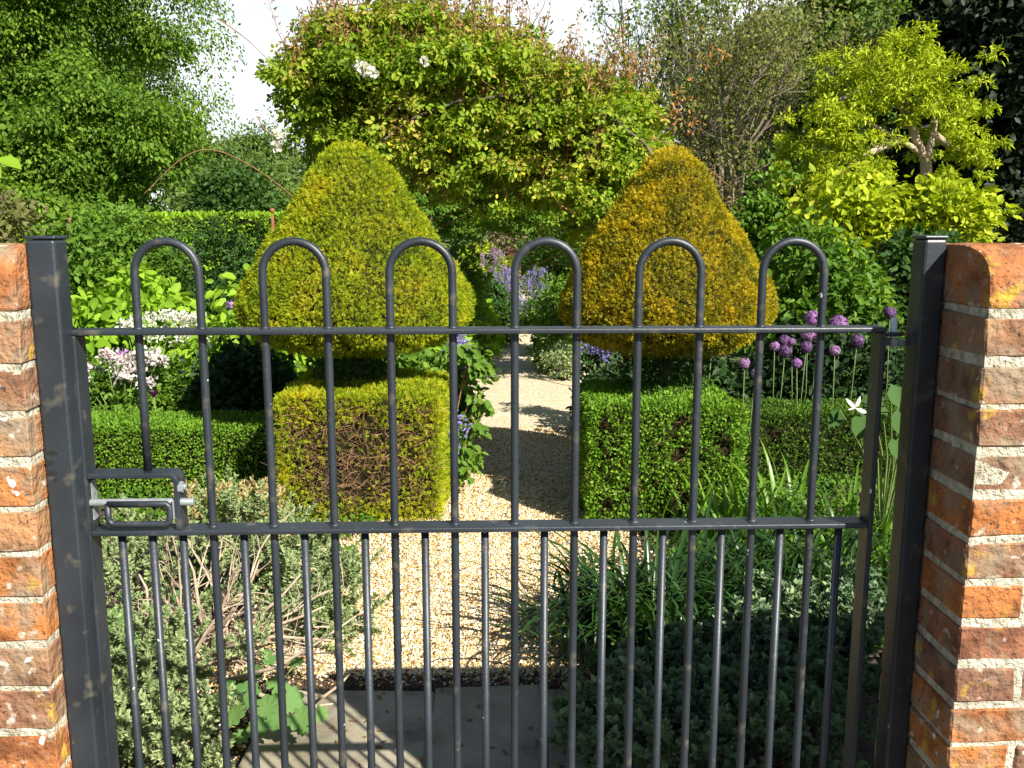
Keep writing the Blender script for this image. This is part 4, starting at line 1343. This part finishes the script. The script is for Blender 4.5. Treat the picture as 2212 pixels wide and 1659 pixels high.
catmint('blue catmint mound between the left cone and the path edge', 960, 1015, 725, 5.8, 201, n=34, cover=1.3)
catmint('mauve flowered mound furthest up the left side of the path', 1025, 1100, 545, 12.5, 205, 'F_mauve', n=80, cover=1.3)
catmint('lavender blue mound on the left bank just below the mauve one', 1060, 1125, 590, 11.3, 208, n=90, cover=1.0)
catmint('lavender blue mound on the right bank opposite the mauve one', 1128, 1195, 585, 12.4, 211, n=80, cover=1.2)
catmint('blue flowered plant in the shade beneath the orange gold cone', 1245, 1330, 715, 6.3, 214, n=26, cover=1.2, leafm='L_dark')
catmint('small blue flowered plant low against the side of the browned block', 962, 998, 890, 4.8, 217, n=14, cover=1.8)

# right bank of the path
bush('border_shrub', 'green leafy mound on the right path edge in front of the lavender mound', 'shrub', 1150, 1290, 600, 9.6, M['L_mid'], k=40, n_per=120, csize=.2, leaf=.05, seed=221, group='leafy mounds along the path')
bush('border_shrub', 'low green mound at the foot of the orange gold cone by the path', 'shrub', 1165, 1250, 650, 8.6, M['L_mid'], k=26, n_per=110, csize=.15, leaf=.04, seed=222, group='leafy mounds along the path')
bush('border_shrub', 'flat grey green mat creeping over the right path edge', 'shrub', 1175, 1260, 722, 8.2, M['L_hebe'], k=22, n_per=90, csize=.08, leaf=.022, seed=223, group='leafy mounds along the path')
# left bank
bush('border_shrub', 'lime green broad leaved plant right of the green gold cone', 'shrub', 925, 985, 640, 7.2, M['L_lime'], k=24, n_per=60, csize=.08, leaf=.085, seed=224, group='leafy mounds along the path')
bush('border_shrub', 'dark leafy mound in shade on the left path edge, under the lavender flowers', 'shrub', 1015, 1110, 600, 10.6, M['L_dark'], k=34, n_per=110, csize=.2, leaf=.05, seed=225, group='leafy mounds along the path')
bush('border_shrub', 'mid green shrub behind the right flank of the green gold cone', 'shrub', 930, 1045, 540, 8.2, M['L_mid'], k=34, n_per=100, csize=.2, leaf=.06, seed=226, group='leafy mounds along the path')
bush('border_shrub', 'lime green broad leaved plant further up the left path edge, below the shaded mound', 'shrub', 1000, 1055, 640, 9.6, M['L_lime'], k=20, n_per=50, csize=.13, leaf=.11, seed=228, group='leafy mounds along the path')
bush('border_shrub', 'low leafy plant beyond the lime green one on the left path edge', 'shrub', 965, 1025, 690, 8.4, M['L_mid'], k=24, n_per=90, csize=.13, leaf=.05, seed=227, group='leafy mounds along the path')


# drooping leafy spray that leans over the path beside the browned block
def spray():
    r = np.random.default_rng(19)
    b = gnd(985, 1060); base = np.array([b[0], b[1], 0.])
    t = thing('leafy_shrub', 'young shrub with drooping leaf sprays leaning over the gravel beside the browned block', 'shrub', None, base)
    mb = MB(); P = []; D_ = []
    sprays = [((985, 900), (1010, 770), (1040, 800)), ((990, 930), (1020, 850), (1055, 880)), ((985, 960), (1015, 890), (1035, 930)), ((980, 1010), (1010, 965), (1040, 985)), ((985, 1000), (1005, 960), (1015, 1030)), ((975, 850), (985, 770), (1015, 745)), ((970, 900), (975, 800), (960, 740)), ((985, 870), (1020, 790), (1045, 790))]
    for k, (a, m_, e) in enumerate(sprays):
        D = 4.72 + .08 * math.sin(k)
        pts = [base, at(*a, D), at(*m_, D - .05), at(*e, D - .1)]
        mb.tube(pts, [.005, .004, .003, .0015], 5)
        for s in np.linspace(0, 1, 9):
            q = (pts[2] * (1 - s) + pts[3] * s) if s < 1 else pts[3]
            for _ in range(4):
                P.append(q + r.normal(size=3) * .018); D_.append(unit(np.array([r.normal() * .8 + .2, -.2 + r.normal() * .4, -.7])))
    for i in range(120):
        P.append(at(r.uniform(945, 972), r.uniform(770, 1060), 4.85 + .2 * r.random())); D_.append(unit(r.normal(size=3) + np.array([0.3, -.2, -.5])))
    P = np.array(P); D_ = np.array(D_)
    leaves('foliage', P, D_, unit(np.array([.3, -.6, .7]) + .4 * r.normal(size=P.shape)), .055 * (.6 + .6 * r.random(len(P))), OVA, M['L_mid'], t, org=base)
    mb.build('stem', M['brown_twig'], t, org=base)


spray()

# dark planting under and behind the cones
bush('understorey_plant', 'dark leafy plant in the shade behind the browned yew block', 'plant', 560, 990, 735, 5.9, M['L_mid'], k=60, n_per=90, csize=.2, leaf=.06, seed=231, group='shaded border plants')
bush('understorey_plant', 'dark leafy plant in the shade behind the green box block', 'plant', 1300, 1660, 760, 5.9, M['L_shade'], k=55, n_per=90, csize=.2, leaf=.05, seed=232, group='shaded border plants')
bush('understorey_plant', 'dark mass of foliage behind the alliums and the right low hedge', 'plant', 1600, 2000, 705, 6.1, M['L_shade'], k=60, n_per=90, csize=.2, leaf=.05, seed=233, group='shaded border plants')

# left border
bush('border_shrub', 'bright lime leaved shrub above the white flowers, behind the first hoop', 'shrub', 120, 420, 600, 6.6, M['L_lime'], k=60, n_per=55, csize=.24, leaf=.085, tmpl=OVA, seed=241, group='left border shrubs', droop=.8)
bush('border_shrub', 'bright lime leaved shrub between the white flowers and the left cone', 'shrub', 395, 620, 640, 6.1, M['L_lime'], k=46, n_per=55, csize=.2, leaf=.08, tmpl=OVA, seed=242, group='left border shrubs', droop=.8)
bush('border_shrub', 'blue green columbine foliage behind the left low hedge', 'shrub', 120, 430, 770, 5.35, M['L_mid'], k=60, n_per=70, csize=.15, leaf=.055, tmpl=TRI, seed=243, group='left border shrubs', droop=.1, up=.9)
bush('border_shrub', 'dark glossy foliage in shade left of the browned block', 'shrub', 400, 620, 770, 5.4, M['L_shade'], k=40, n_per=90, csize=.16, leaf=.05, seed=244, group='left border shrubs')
bush('border_shrub', 'mid green rose bush behind the lime shrubs, next to the rusty stake', 'shrub', 120, 400, 440, 8.2, M['L_mid'], k=90, n_per=80, csize=.26, leaf=.07, tmpl=TRI, seed=245, group='left border shrubs')
bush('border_shrub', 'dark rose bush between the mid green one and the left cone', 'shrub', 370, 600, 500, 7.8, M['L_dark'], k=60, n_per=90, csize=.24, leaf=.06, tmpl=TRI, seed=246, group='left border shrubs')
bush('border_shrub', 'brownish tangled shrub rising over the left wall end', 'shrub', -250, 140, 400, 8.8, leafmat('tangled_leaf', [(.09, .10, .03), (.16, .15, .06), (.20, .22, .06)]), k=80, n_per=80, csize=.3, leaf=.06, seed=247, group='left border shrubs')
bush('border_shrub', 'green bush showing above the left gate post', 'shrub', 20, 260, 470, 7.2, M['L_mid'], k=60, n_per=80, csize=.22, leaf=.06, seed=248, group='left border shrubs')


def umbels(label, pts, mat, seed, D, stemh=True):
    r = np.random.default_rng(seed)
    c0 = at(*pts[0][:2], D); base = np.array([c0[0], c0[1], 0.])
    t = thing('flower_clump', label, 'flowers', 'pale flower clumps above the left low hedge', base)
    mb = MB(); PP = []; DD = []
    for (x, y, s) in pts:
        c = at(x, y, D + r.uniform(-.08, .08)); n_ = int(90 * s)
        q = c + np.clip(r.normal(size=(n_, 3)), -1.5, 1.5) * np.array([.036, .028, .02]) * s; n_ = len(q)
        leaves('flower_head', q, unit(r.normal(size=(n_, 3)) + np.array([0, -.3, .6])), rdir(n_, r), .026 * (.6 + .7 * r.random(n_)), OVA, mat, t, org=base)
        mb.tube([base + (r.uniform(-.1, .1), 0, 0), (base + c) / 2 + (.02, 0, .1), c], [.003, .0025, .002], 4)
    mb.build('stem', M['stem'], t, org=base)


umbels('brilliant white flower heads level with the top rail, behind the first hoop', [(290, 700, 1), (330, 690, 1.4), (375, 685, 1.2), (400, 695, 1.3), (350, 720, 1.2), (390, 730, 1.1), (425, 690, 1), (310, 725, 1), (420, 730, .8), (270, 700, .6), (460, 735, .6)], M['F_white'], 301, 6.0)
umbels('pale pinkish white flower heads lower left, below the top rail', [(240, 770, 1), (265, 790, 1.1), (290, 775, .9), (325, 765, 1.1), (340, 780, .9), (210, 800, .6), (180, 820, .6), (270, 815, .8), (315, 825, .9), (300, 800, .7), (225, 765, .7), (185, 795, .5)], M['F_pink'], 303, 5.15)
umbels('small violet flower heads among the lime leaves left of the cone', [(510, 660, .9), (520, 670, .6), (262, 765, .5)], M['F_mauve'], 305, 5.6)


# low leafy growth covering the soil of the beds
n = 60000
sd_ = np.where(rng.random(n) < .5, -1, 1)
dG = 2.75 + 4.6 * rng.random(n); lG = sd_ * (.62 + 2.2 * rng.random(n))
cl0 = wob(np.stack([lG * 2.2, dG * 2.2, 0 * dG], 1), 2.0, 4.0)
ok = (cl0 > -.35) & ~((dG < 3.4) & (sd_ < 0) & (np.abs(lG) < .9)) & ~((sd_ < 0) & (dG < 4.0) & (rng.random(n) < .6))
dG, lG, cl0 = dG[ok], lG[ok], cl0[ok]; n = len(dG)
P = np.stack([FX * dG + FY * lG, FY * dG - FX * lG, .01 + (.05 + .07 * (cl0 + .35)) * rng.random(n)], 1)
gc = leaves('ground_cover', P, unit(rng.normal(size=(n, 3)) + np.array([0, 0, .4])), unit(np.array([0, -.2, 1.]) + .5 * rng.normal(size=(n, 3))), .026 * (.5 + rng.random(n)), OVA, M['L_boxd'])
tag(gc, 'low leafy ground cover over the soil of the border beds', 'ground cover', kind='stuff')

# two dark tulips in front of the columbine foliage
for i, (x, y, D, s, lab) in enumerate(((332, 850, 4.95, .019, 'small dark purple tulip, upper of the two behind the left low hedge'), (325, 913, 4.9, .025, 'dark maroon tulip just above the left low hedge'))):
    c = at(x, y, D); t = thing('tulip', lab, 'flower', 'dark tulips', (c[0], c[1], 0))
    a = np.arange(6) * math.pi / 3
    Dn = np.stack([np.cos(a) * .45, np.sin(a) * .45, np.ones(6)], 1)
    leaves('flower', np.repeat(c[None] - (0, 0, s), 6, 0) + np.stack([np.cos(a), np.sin(a), 0 * a], 1) * s * .35, Dn, -np.stack([np.cos(a), np.sin(a), 0 * a], 1), np.full(6, s * 2.2), (OVA[0] * np.array([1, 1.5, 1]), OVA[1]), leafmat('dark_tulip', [(.03, .008, .03), (.07, .015, .05)], trans=.1, tint=.6) if i == 0 else bpy.data.materials['dark_tulip'], t, org=(c[0], c[1], 0))
    mb = MB(); mb.tube([(.02, 0, 0), (0, 0, c[2] - s * .8)], [.004, .0035], 6); mb.build('stem', M['stem'], t)

# rusty finial stakes
for (x, ytop, ybot, D, lab) in ((148, 448, 560, 7.6, 'rusty iron plant support stake just right of the left gate post'), (588, 455, 520, 7.0, 'rusty iron plant support stake against the left cone')):
    c = at(x, ytop, D); t = thing('plant_support', lab, 'garden stake', 'rusty iron plant supports', (c[0], c[1], 0))
    mb = MB()
    for dx in (-.012, .012): mb.tube([(dx * 3, 0, 0), (dx, 0, c[2] * .8), (dx * .3, 0, c[2] - .03)], .005, 6)
    mb.build('shaft', M['rust'], t, smooth=True)
    mb = MB(); 
    zz = np.linspace(-.018, .018, 9); mb.tube([(0, 0, c[2] + z) for z in zz], [max(.002, math.sqrt(max(0, .018 ** 2 - z * z))) for z in zz], 12)
    mb.build('finial', M['rust'], t, smooth=True)

# ------------------------------------------------------------------ rose covered arches over the path
def rose_arch(label, D, els, mat, seed, leafs, n_per=105, csize=.2, shoots=0, flowers=(), tmplz=TRI, rust=(), stray=()):
    r = np.random.default_rng(seed)
    base = loc(0, D, 0)
    t = thing('rose_arch', label, 'climbing rose', 'climber covered arches over the path', base)
    cen = []; crs = []
    for (lat, dd_, z, rx, ry, rz, k) in els:
        c = loc(lat, dd_, z)
        q = ell_centers(k, c, np.array([rx, ry, rz]), r, .6, .1)
        cen.append(q); crs.append(csize * (.55 + .8 * r.random(k)))
    cen = np.concatenate(cen); crs = np.concatenate(crs)
    P, D_, N_, S_ = clumps(cen, crs, n_per, leafs, droop=.75, up=.45, lift=.6, seed=seed + 1, squash=.7)
    leaves('foliage', P, D_, N_, S_, tmplz, mat, t, org=base)
    # arch frame of rusty rod
    mb = MB()
    for dy in (-.55, .55):
        pts = [loc(-1.15, D + dy, 0), loc(-1.15, D + dy, 1.6)] + [loc(-1.15 * math.cos(a) + 0, D + dy, 1.6 + .72 * math.sin(a)) for a in np.linspace(.2, math.pi - .2, 9)] + [loc(1.15, D + dy, 1.6), loc(1.15, D + dy, 0)]
        mb.tube(pts, .010, 8)
    mb.build('arch_frame', M['bark'], t, smooth=True, org=base)
    # canes
    mb = MB()
    for i in range(46):
        a = cen[r.integers(0, len(cen))]; b = cen[r.integers(0, len(cen))]
        if np.linalg.norm(a - b) > 1.5: b = a + (b - a) * 1.2 / np.linalg.norm(b - a)
        mb.tube([a, (a + b) / 2 + r.normal(size=3) * .12, b], [.009, .007, .004], 5)
    for i in range(14):
        l0 = -1.15 if i % 2 else 1.15
        b = cen[r.integers(0, len(cen))]
        mb.tube([loc(l0 + r.uniform(-.08, .08), D, 0), loc(l0 * .95, D, 1.2), loc(l0 * .6, D, 1.9), b], [.016, .013, .009, .004], 6)
    for pts in stray:
        pp = [at(*q) for q in pts]
        for _ in range(3):
            pp = [pp[0]] + [q_ for a_, b_ in zip(pp[:-1], pp[1:]) for q_ in (a_ * .75 + b_ * .25, a_ * .25 + b_ * .75)] + [pp[-1]]
        mb.tube(pp, list(np.linspace(.0055, .002, len(pp))), 5)
    if not shoots: mb.build('cane', M['redcane'], t, smooth=True, org=base)
    if shoots:
        PP = []; DD = []; zmed = np.percentile(cen[:, 2], 45)
        for i in range(shoots):
            q = cen[r.integers(0, len(cen))].copy()
            if q[2] < zmed and i % 3: continue
            q[2] += csize * .5
            L = r.uniform(.15, .50)
            d_ = unit(np.array([r.normal() * .28, r.normal() * .28, 1.]))
            p2 = q + d_ * L
            mb.tube([q, (q + p2) / 2 + r.normal(size=3) * .02, p2], [.004, .003, .0015], 4)
            for s in np.linspace(.35, 1, 9):
                for _ in range(2):
                    PP.append(q + d_ * L * s + r.normal(size=3) * .012); DD.append(unit(r.normal(size=3) + np.array([0, 0, .35])))
        PP = np.array(PP)
        leaves('young_shoots', PP, np.array(DD), rdir(len(PP), r), .045 * (.5 + .7 * r.random(len(PP))), LON, M['L_new'], t, org=base)
        mb.build('cane', M['redcane'], t, smooth=True, org=base)
    if rust:
        PP = []
        for (x, y, s) in rust:
            c = at(x, y, D - .3)
            PP.append(c + r.normal(size=(int(60 * s), 3)) * np.array([.12, .08, .14]) * s)
        PP = np.concatenate(PP)
        leaves('withered_leaves', PP, unit(r.normal(size=PP.shape) + np.array([0, 0, -.8])), rdir(len(PP), r), .05 * (.6 + .6 * r.random(len(PP))), LON, M['L_rust'], t, org=base)
    for (x, y, s, dD) in flowers:
        c = at(x, y, D - dD)
        n_ = 26
        d_ = rdir(n_, r)
        leaves('flower', c + d_ * .012, unit(d_ + .4 * rdir(n_, r)), rdir(n_, r), np.full(n_, s), (OVA[0] * np.array([1, 1.6, 1]), OVA[1]), M['F_white'], t, org=base)
    # scattered yellowed leaves
    if shoots:
        PP = np.array([at(x, y, D - .75) for x, y in ((972, 316), (1060, 336), (1130, 375), (1180, 285), (1285, 385), (1360, 365), (1240, 350), (850, 310), (930, 350), (1080, 420), (1260, 375), (1150, 410))])
        PP = np.repeat(PP, 2, 0) + r.normal(size=(24, 3)) * .03
        leaves('yellow_leaves', PP, unit(r.normal(size=PP.shape) + np.array([0, 0, -.6])), unit(np.array([0.3, -1, .5]) + .3 * r.normal(size=PP.shape)), np.full(len(PP), .034), OVA, M['F_yellow'], t, org=base)
    return t


rose_arch('big rambling rose with a few white blooms arching over the path behind the two cones', 7.6,
          [(-.80, 7.6, 2.42, .98, .75, .56, 130), (.12, 7.6, 2.18, .95, .7, .44, 120), (.68, 7.5, 2.0, .50, .6, .46, 62), (-.50, 7.7, 2.70, .72, .55, .34, 66), (-1.44, 7.6, 2.25, .40, .55, .66, 44), (1.0, 7.8, 1.55, .30, .45, .80, 46), (-1.25, 7.7, 1.2, .3, .45, .9, 26), (-1.0, 7.6, 2.86, .6, .4, .25, 40), (-1.62, 7.5, 2.45, .22, .4, .35, 22), (-.5, 7.3, 2.35, 1.1, .5, .6, 60), (.35, 7.3, 2.08, .8, .5, .44, 50), (-.1, 8.1, 1.85, .9, .4, .30, 50), (.25, 7.3, 1.72, .75, .45, .36, 42), (.78, 7.3, 1.55, .35, .4, .55, 34), (-.55, 7.4, 1.85, .45, .4, .30, 20)],
          M['L_rose'], 401, .075, shoots=900, csize=.19, n_per=52,
          flowers=((789, 150, .055, .85), (775, 143, .04, .85), (806, 157, .035, .9), (600, 290, .05, .6), (597, 316, .042, .6), (917, 133, .03, .85)),
          rust=((1450, 250, .4), (1480, 210, .5), (1540, 120, .4), (1290, 190, .9), (1330, 165, .7), (1400, 330, .4), (1500, 265, .35)),
          stray=([(640, 432, 7.2), (580, 380, 7.0), (470, 318, 6.8), (400, 330, 6.7), (310, 420, 6.6)], [(470, 40, 7), (530, 80, 7.1), (600, 150, 7.2)], [(1330, 300, 7.2), (1450, 300, 7.1), (1560, 390, 7)], [(1400, 320, 7.1), (1500, 340, 7), (1580, 405, 6.9)], [(555, 250, 7.2), (575, 290, 7.2), (640, 300, 7.3)]))
rose_arch('shaded climber covered arch further down the path, beyond the big rose', 14.0,
          [(-1.2, 14, 1.85, 1.25, 1.0, .90, 120), (.1, 14, 1.98, 1.25, 1.0, .80, 120), (1.3, 14, 1.72, .9, 1.0, 1.0, 90), (-1.95, 14, 1.1, .8, .9, 1.1, 70), (1.75, 14, 1.0, .7, .9, 1.1, 70), (-.2, 15, 2.05, 1.7, .4, .78, 90)],
          M['L_mid'], 403, .085, n_per=80, csize=.30)

# end of the path
pc = at(1112, 572, 20.0); t = thing('planter', 'dark reddish brown square planter standing at the far end of the path', 'planter', None, (pc[0], pc[1], 0))
m = MB(); zt2 = float(at(1112, 538, 20)[2]); m.box(-.13, .13, -.13, .13, 0, zt2 - .05); m.build('pot', plain('dark_terracotta', [(.05, .018, .012), (.09, .035, .022)], scale=15), t, bevel=.012)
m = MB(); m.box(-.155, .155, -.155, .155, zt2 - .049, zt2); m.build('rim', bpy.data.materials['dark_terracotta'], t, bevel=.01)
bush('golden_hedge', 'small golden clipped hedge far down the path, seen under the arches', 'hedge', 990, 1110, 530, 19, M['L_gold'], k=40, n_per=60, csize=.3, leaf=.08, seed=261, group='far end planting')
bush('far_shrub', 'grey brown twiggy shrub at the far end of the path', 'shrub', 1060, 1150, 490, 23, leafmat('greybrown_leaf', [(.16, .13, .07), (.28, .23, .13)]), k=40, n_per=60, csize=.4, leaf=.09, seed=262, group='far end planting')
bush('far_shrub', 'green shrub at the far end of the path, right of the twiggy one', 'shrub', 1130, 1260, 500, 22, M['L_mid'], k=40, n_per=60, csize=.4, leaf=.09, seed=263, group='far end planting')
bush('far_shrub', 'dark shrub closing the far end of the path', 'shrub', 900, 1400, 440, 28, M['L_dark'], k=70, n_per=60, csize=.7, leaf=.14, seed=264, group='far end planting')

# ------------------------------------------------------------------ left background
tree('lime_tree', 'huge leafy tree filling the upper left corner', 'tree', None, loc(-15, 24, 0), loc(-14, 24, 8), loc(-14.05, 23, 7.2), (6.9, 5.5, 6.4), M['L_tree'], 110, 2400, 1.2, .088, DIA, droop=1.3, seed=501, fill=70000, front=1, trad=.5, zmin=1.9, squash=1.0, shell=.28)
tree('lime_tree', 'lower hanging boughs of a second tree, left of the distant wood', 'tree', None, loc(-9.6, 20, 0), loc(-9.6, 20, 3), loc(-9.4, 20, 2.7), (2.6, 2.2, 2.0), M['L_tree'], 90, 520, .55, .10, DIA, droop=1.1, seed=503, fill=14000, trad=.16, squash=1.0)
for i, (x0, x1, yt, D, mt, lab) in enumerate(((380, 560, 300, 42, 'L_far', 'hazy tree in the distant gap left of the rose arch'), (500, 660, 290, 46, 'L_far', 'rounded distant tree just left of the big rose'),
                                              (420, 700, 370, 34, 'L_far', 'lower distant tree behind the clipped hedge'), (460, 560, 400, 30, 'L_dark', 'small dark tree above the far clipped hedge'),
                                              (640, 1000, 300, 44, 'L_far', 'distant tree hidden behind the rose arch, left part'), (960, 1400, 300, 44, 'L_far', 'distant tree hidden behind the rose arch, right part'))):
    lat0, lat1 = (x0 - 1106) / FPX * D, (x1 - 1106) / FPX * D
    z1 = at(1106, yt, D)[2]; rx = (lat1 - lat0) / 2
    tree('distant_tree', lab, 'tree', 'distant trees behind the garden', loc((lat0 + lat1) / 2, D, 0), loc((lat0 + lat1) / 2, D, z1 * .6), loc((lat0 + lat1) / 2, D, z1 * .52), (rx, rx * .8, z1 * .5), M[mt], 90, 240, 1.0, .17, DIA, seed=510 + i, trad=.2, zmin=.2, fill=6000)
clipped('clipped_hedge', 'long level clipped hedge in the distance left of the green gold cone', 'hedge', None, loc(-7.0, 15.5), (4.3, .5), 1.50, M['L_lime'], 26000, .07, 521, DIA, .04)

# ------------------------------------------------------------------ right background
# sparse feathery tree against the sky
def feathery(label, x, D, ztop, spread, leafm, seed, kids=3, depth=5, nl=9, leaf=.09, bark='bark', base_z=0.0, L0=None, up=.22, trad=.10, nm='feathery_tree', gr='thin crowned trees behind the rose', shrink=.70, sprd=.42):
    r = np.random.default_rng(seed)
    p = at(x, 500, D); base = np.array([p[0], p[1], 0.])
    t = thing(nm, label, 'tree', gr, base)
    mb = MB(); tips = []
    L0 = L0 or ztop * .36
    for k in range(3):
        grow(mb, base + np.array([.15 * k - .15, 0, 0]), (r.normal() * .14 * spread, r.normal() * .1, 1), L0, trad, depth, r, kids, sprd * spread, shrink, up, tips)
    mb.build('trunk', M[bark], t, org=base)
    T = np.array([q[0] for q in tips]); Td = np.array([q[1] for q in tips])
    P = np.repeat(T, nl, 0) + r.normal(size=(len(T) * nl, 3)) * leaf * 1.3
    Dd = unit(np.repeat(Td, nl, 0) * .5 + r.normal(size=P.shape))
    leaves('crown', P, Dd, rdir(len(P), r), leaf * (.6 + .8 * r.random(len(P))), DIA, M[leafm], t, org=base)
    print(nm, 'tips', len(T), 'z', T[:, 2].min(), T[:, 2].max(), 'x', T[:, 0].min(), T[:, 0].max())


feathery('sparse feathery green tree against the sky, right of the rose', 1370, 22, 7.5, 1.0, 'L_far', 601, nl=7, leaf=.10, L0=2.5)
feathery('bare twiggy brown green tree behind the orange gold cone', 1620, 17, 5.5, .95, 'L_olive', 603, nl=11, leaf=.07, bark='midbark', L0=1.9, trad=.085)
feathery('second twiggy tree right of the bare one', 1560, 19, 6, 1.0, 'L_olive', 605, nl=7, leaf=.09, bark='bark', L0=2.1, trad=.06)
for i, (x0, x1, yb, yt, D, mt, lab, k) in enumerate(((1640, 1930, 430, -60, 24, 'L_mid2', 'tall mid green conifer behind the golden tree', 150), (1440, 1700, 420, 90, 27, 'L_far', 'green tree behind the bare twiggy tree', 110),
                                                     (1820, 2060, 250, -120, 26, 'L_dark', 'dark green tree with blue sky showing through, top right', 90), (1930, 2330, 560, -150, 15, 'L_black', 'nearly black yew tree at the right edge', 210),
                                                     (1560, 1760, 520, 330, 20, 'L_dark', 'dark trees low behind the golden tree', 80), (1700, 2000, 500, 300, 30, 'L_black', 'dark tree in shade deep behind the golden tree', 40))):
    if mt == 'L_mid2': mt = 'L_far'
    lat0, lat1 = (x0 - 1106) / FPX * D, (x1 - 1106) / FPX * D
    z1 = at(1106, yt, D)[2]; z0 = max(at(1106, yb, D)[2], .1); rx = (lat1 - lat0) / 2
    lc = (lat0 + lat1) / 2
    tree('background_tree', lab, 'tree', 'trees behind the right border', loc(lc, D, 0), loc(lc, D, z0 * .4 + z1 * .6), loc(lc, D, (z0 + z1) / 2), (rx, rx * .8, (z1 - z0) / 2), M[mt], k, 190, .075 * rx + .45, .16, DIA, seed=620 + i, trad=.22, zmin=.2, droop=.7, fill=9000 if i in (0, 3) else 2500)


# golden tree: layered boughs on a visible forked stem
def golden():
    r = np.random.default_rng(9)
    D = 12.0
    b = at(2003, 560, D); base = np.array([b[0], b[1], 0.])
    t = thing('golden_tree', 'golden leaved tree with layered boughs and a pale forked trunk on the right', 'tree', None, base)
    mass = [(1890, 120, .42, 16), (1960, 160, .42, 16), (2030, 190, .35, 14), (1850, 190, .30, 10), (1930, 230, .35, 12), (2040, 240, .30, 10), (1780, 220, .30, 12), (1830, 270, .34, 12), (1760, 260, .25, 8), (2090, 300, .28, 12), (2110, 350, .24, 10), (2020, 320, .28, 10), (2060, 380, .2, 6),
            (1730, 320, .28, 10), (1800, 350, .30, 10), (1770, 420, .26, 9), (1880, 380, .28, 10), (1900, 330, .2, 5), (1700, 380, .2, 6), (1860, 240, .3, 9), (1990, 240, .25, 6), (1850, 420, .22, 7), (1900, 180, .4, 8), (1990, 120, .25, 6), (1820, 310, .35, 8), (2080, 250, .25, 6), (1740, 380, .3, 8), (1810, 400, .3, 8)]
    cen = []; rad = []
    for (x, y, s, k) in mass:
        c = at(x, y, D + r.uniform(-.5, .5))
        cen.append(c + r.normal(size=(k, 3)) * np.array([s, s, s * .8]) * .62); rad.append(np.full(k, s * .42))
    cen = np.concatenate(cen); rad = np.concatenate(rad)
    P, D_, N_, S_ = clumps(cen, rad, 78, .070, droop=.45, up=.6, squash=.9, seed=5)
    leaves('crown', P, D_, N_, S_, LON, M['L_gold'], t, org=base)
    mb = MB()
    f = at(2000, 350, D)
    mb.tube([base, at(2002, 430, D), f], [.10, .08, .07], 9)
    for k, (path) in enumerate((((2000, 350), (2015, 290), (2030, 210)), ((2000, 350), (1975, 290), (1930, 200), (1890, 120)), ((2002, 380), (1990, 330), (1940, 300), (1850, 250)), ((2015, 290), (2060, 320), (2110, 340)), ((1975, 290), (1960, 230), (1960, 160)), ((1940, 300), (1860, 340), (1780, 400)), ((1930, 200), (1850, 200), (1780, 230)))):
        mb.tube([at(x, y, D) for x, y in path], list(np.linspace(.06, .015, len(path))), 7)
    mb.build('trunk', M['twig'], t, smooth=True, org=base)


golden()
bush('background_shrub', 'yellow green leafy shrub below the golden tree', 'shrub', 1700, 1990, 385, 9.6, M['L_gold'], ybot=600, k=70, n_per=70, csize=.26, leaf=.09, tmpl=OVA, seed=641, group='shrubs of the right border', up=.7)
bush('background_shrub', 'yellow leaved shrub rising above the right wall', 'shrub', 1930, 2150, 400, 9.3, M['L_gold'], ybot=600, k=60, n_per=60, csize=.24, leaf=.085, tmpl=OVA, seed=642, group='shrubs of the right border', up=.7)
bush('background_shrub', 'soft green shrub right of the orange gold cone', 'shrub', 1570, 1740, 370, 9.8, M['L_mid'], k=80, n_per=90, csize=.24, leaf=.07, seed=643, group='shrubs of the right border')
bush('background_shrub', 'dark glossy shrub behind the last hoop', 'shrub', 1650, 1900, 490, 7.6, M['L_mid'], k=80, n_per=80, csize=.24, leaf=.07, seed=644, group='shrubs of the right border')
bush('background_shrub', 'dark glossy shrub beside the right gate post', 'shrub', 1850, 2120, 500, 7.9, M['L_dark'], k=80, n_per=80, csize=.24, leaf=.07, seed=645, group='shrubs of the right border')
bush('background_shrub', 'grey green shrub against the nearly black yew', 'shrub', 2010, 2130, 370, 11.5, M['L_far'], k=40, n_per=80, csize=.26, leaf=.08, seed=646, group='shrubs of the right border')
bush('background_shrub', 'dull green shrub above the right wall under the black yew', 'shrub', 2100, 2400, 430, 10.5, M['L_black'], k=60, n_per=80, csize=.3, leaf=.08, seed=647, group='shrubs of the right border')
bush('background_shrub', 'pinkish brown tangled shrub between the rose and the bare tree', 'shrub', 1400, 1640, 300, 10.5, leafmat('tangle', [(.14, .15, .05), (.24, .18, .09), (.12, .18, .04)]), k=60, n_per=60, csize=.22, leaf=.05, tmpl=LON, seed=648, group='shrubs of the right border', stems=40, srad=.012, stem='brown_twig')

# green sprig leaning in over the left wall
b = at(-30, 420, 2.0); base = np.array([b[0], b[1], 0.])
t = thing('leafy_twig', 'bright green leaf on a twig leaning in at the left edge', 'plant', None, base)
c = at(5, 372, 2.0)
leaves('foliage', np.stack([c + (-.03, 0, .02), c + (-.012, .01, .03), c + (-.05, .01, -.03)]), np.array([(.5, -.2, -.5), (.9, -.1, -.35), (.3, 0, -1)]), np.array([(.2, -1, .4), (0, -.5, 1), (.4, -1, .1)]), np.array([.045, .055, .05]), (OVA[0] * np.array([1, 1.3, 1]), OVA[1]), M['L_lime'], t, org=base)
mb = MB(); mb.tube([base, base + (0, 0, 1.0), c + (-.03, 0, .02)], [.006, .004, .002], 6); mb.build('stem', M['stem'], t, org=base)
print('TRIS', sum(len(o.data.polygons) for o in bpy.data.objects if o.type == 'MESH'))
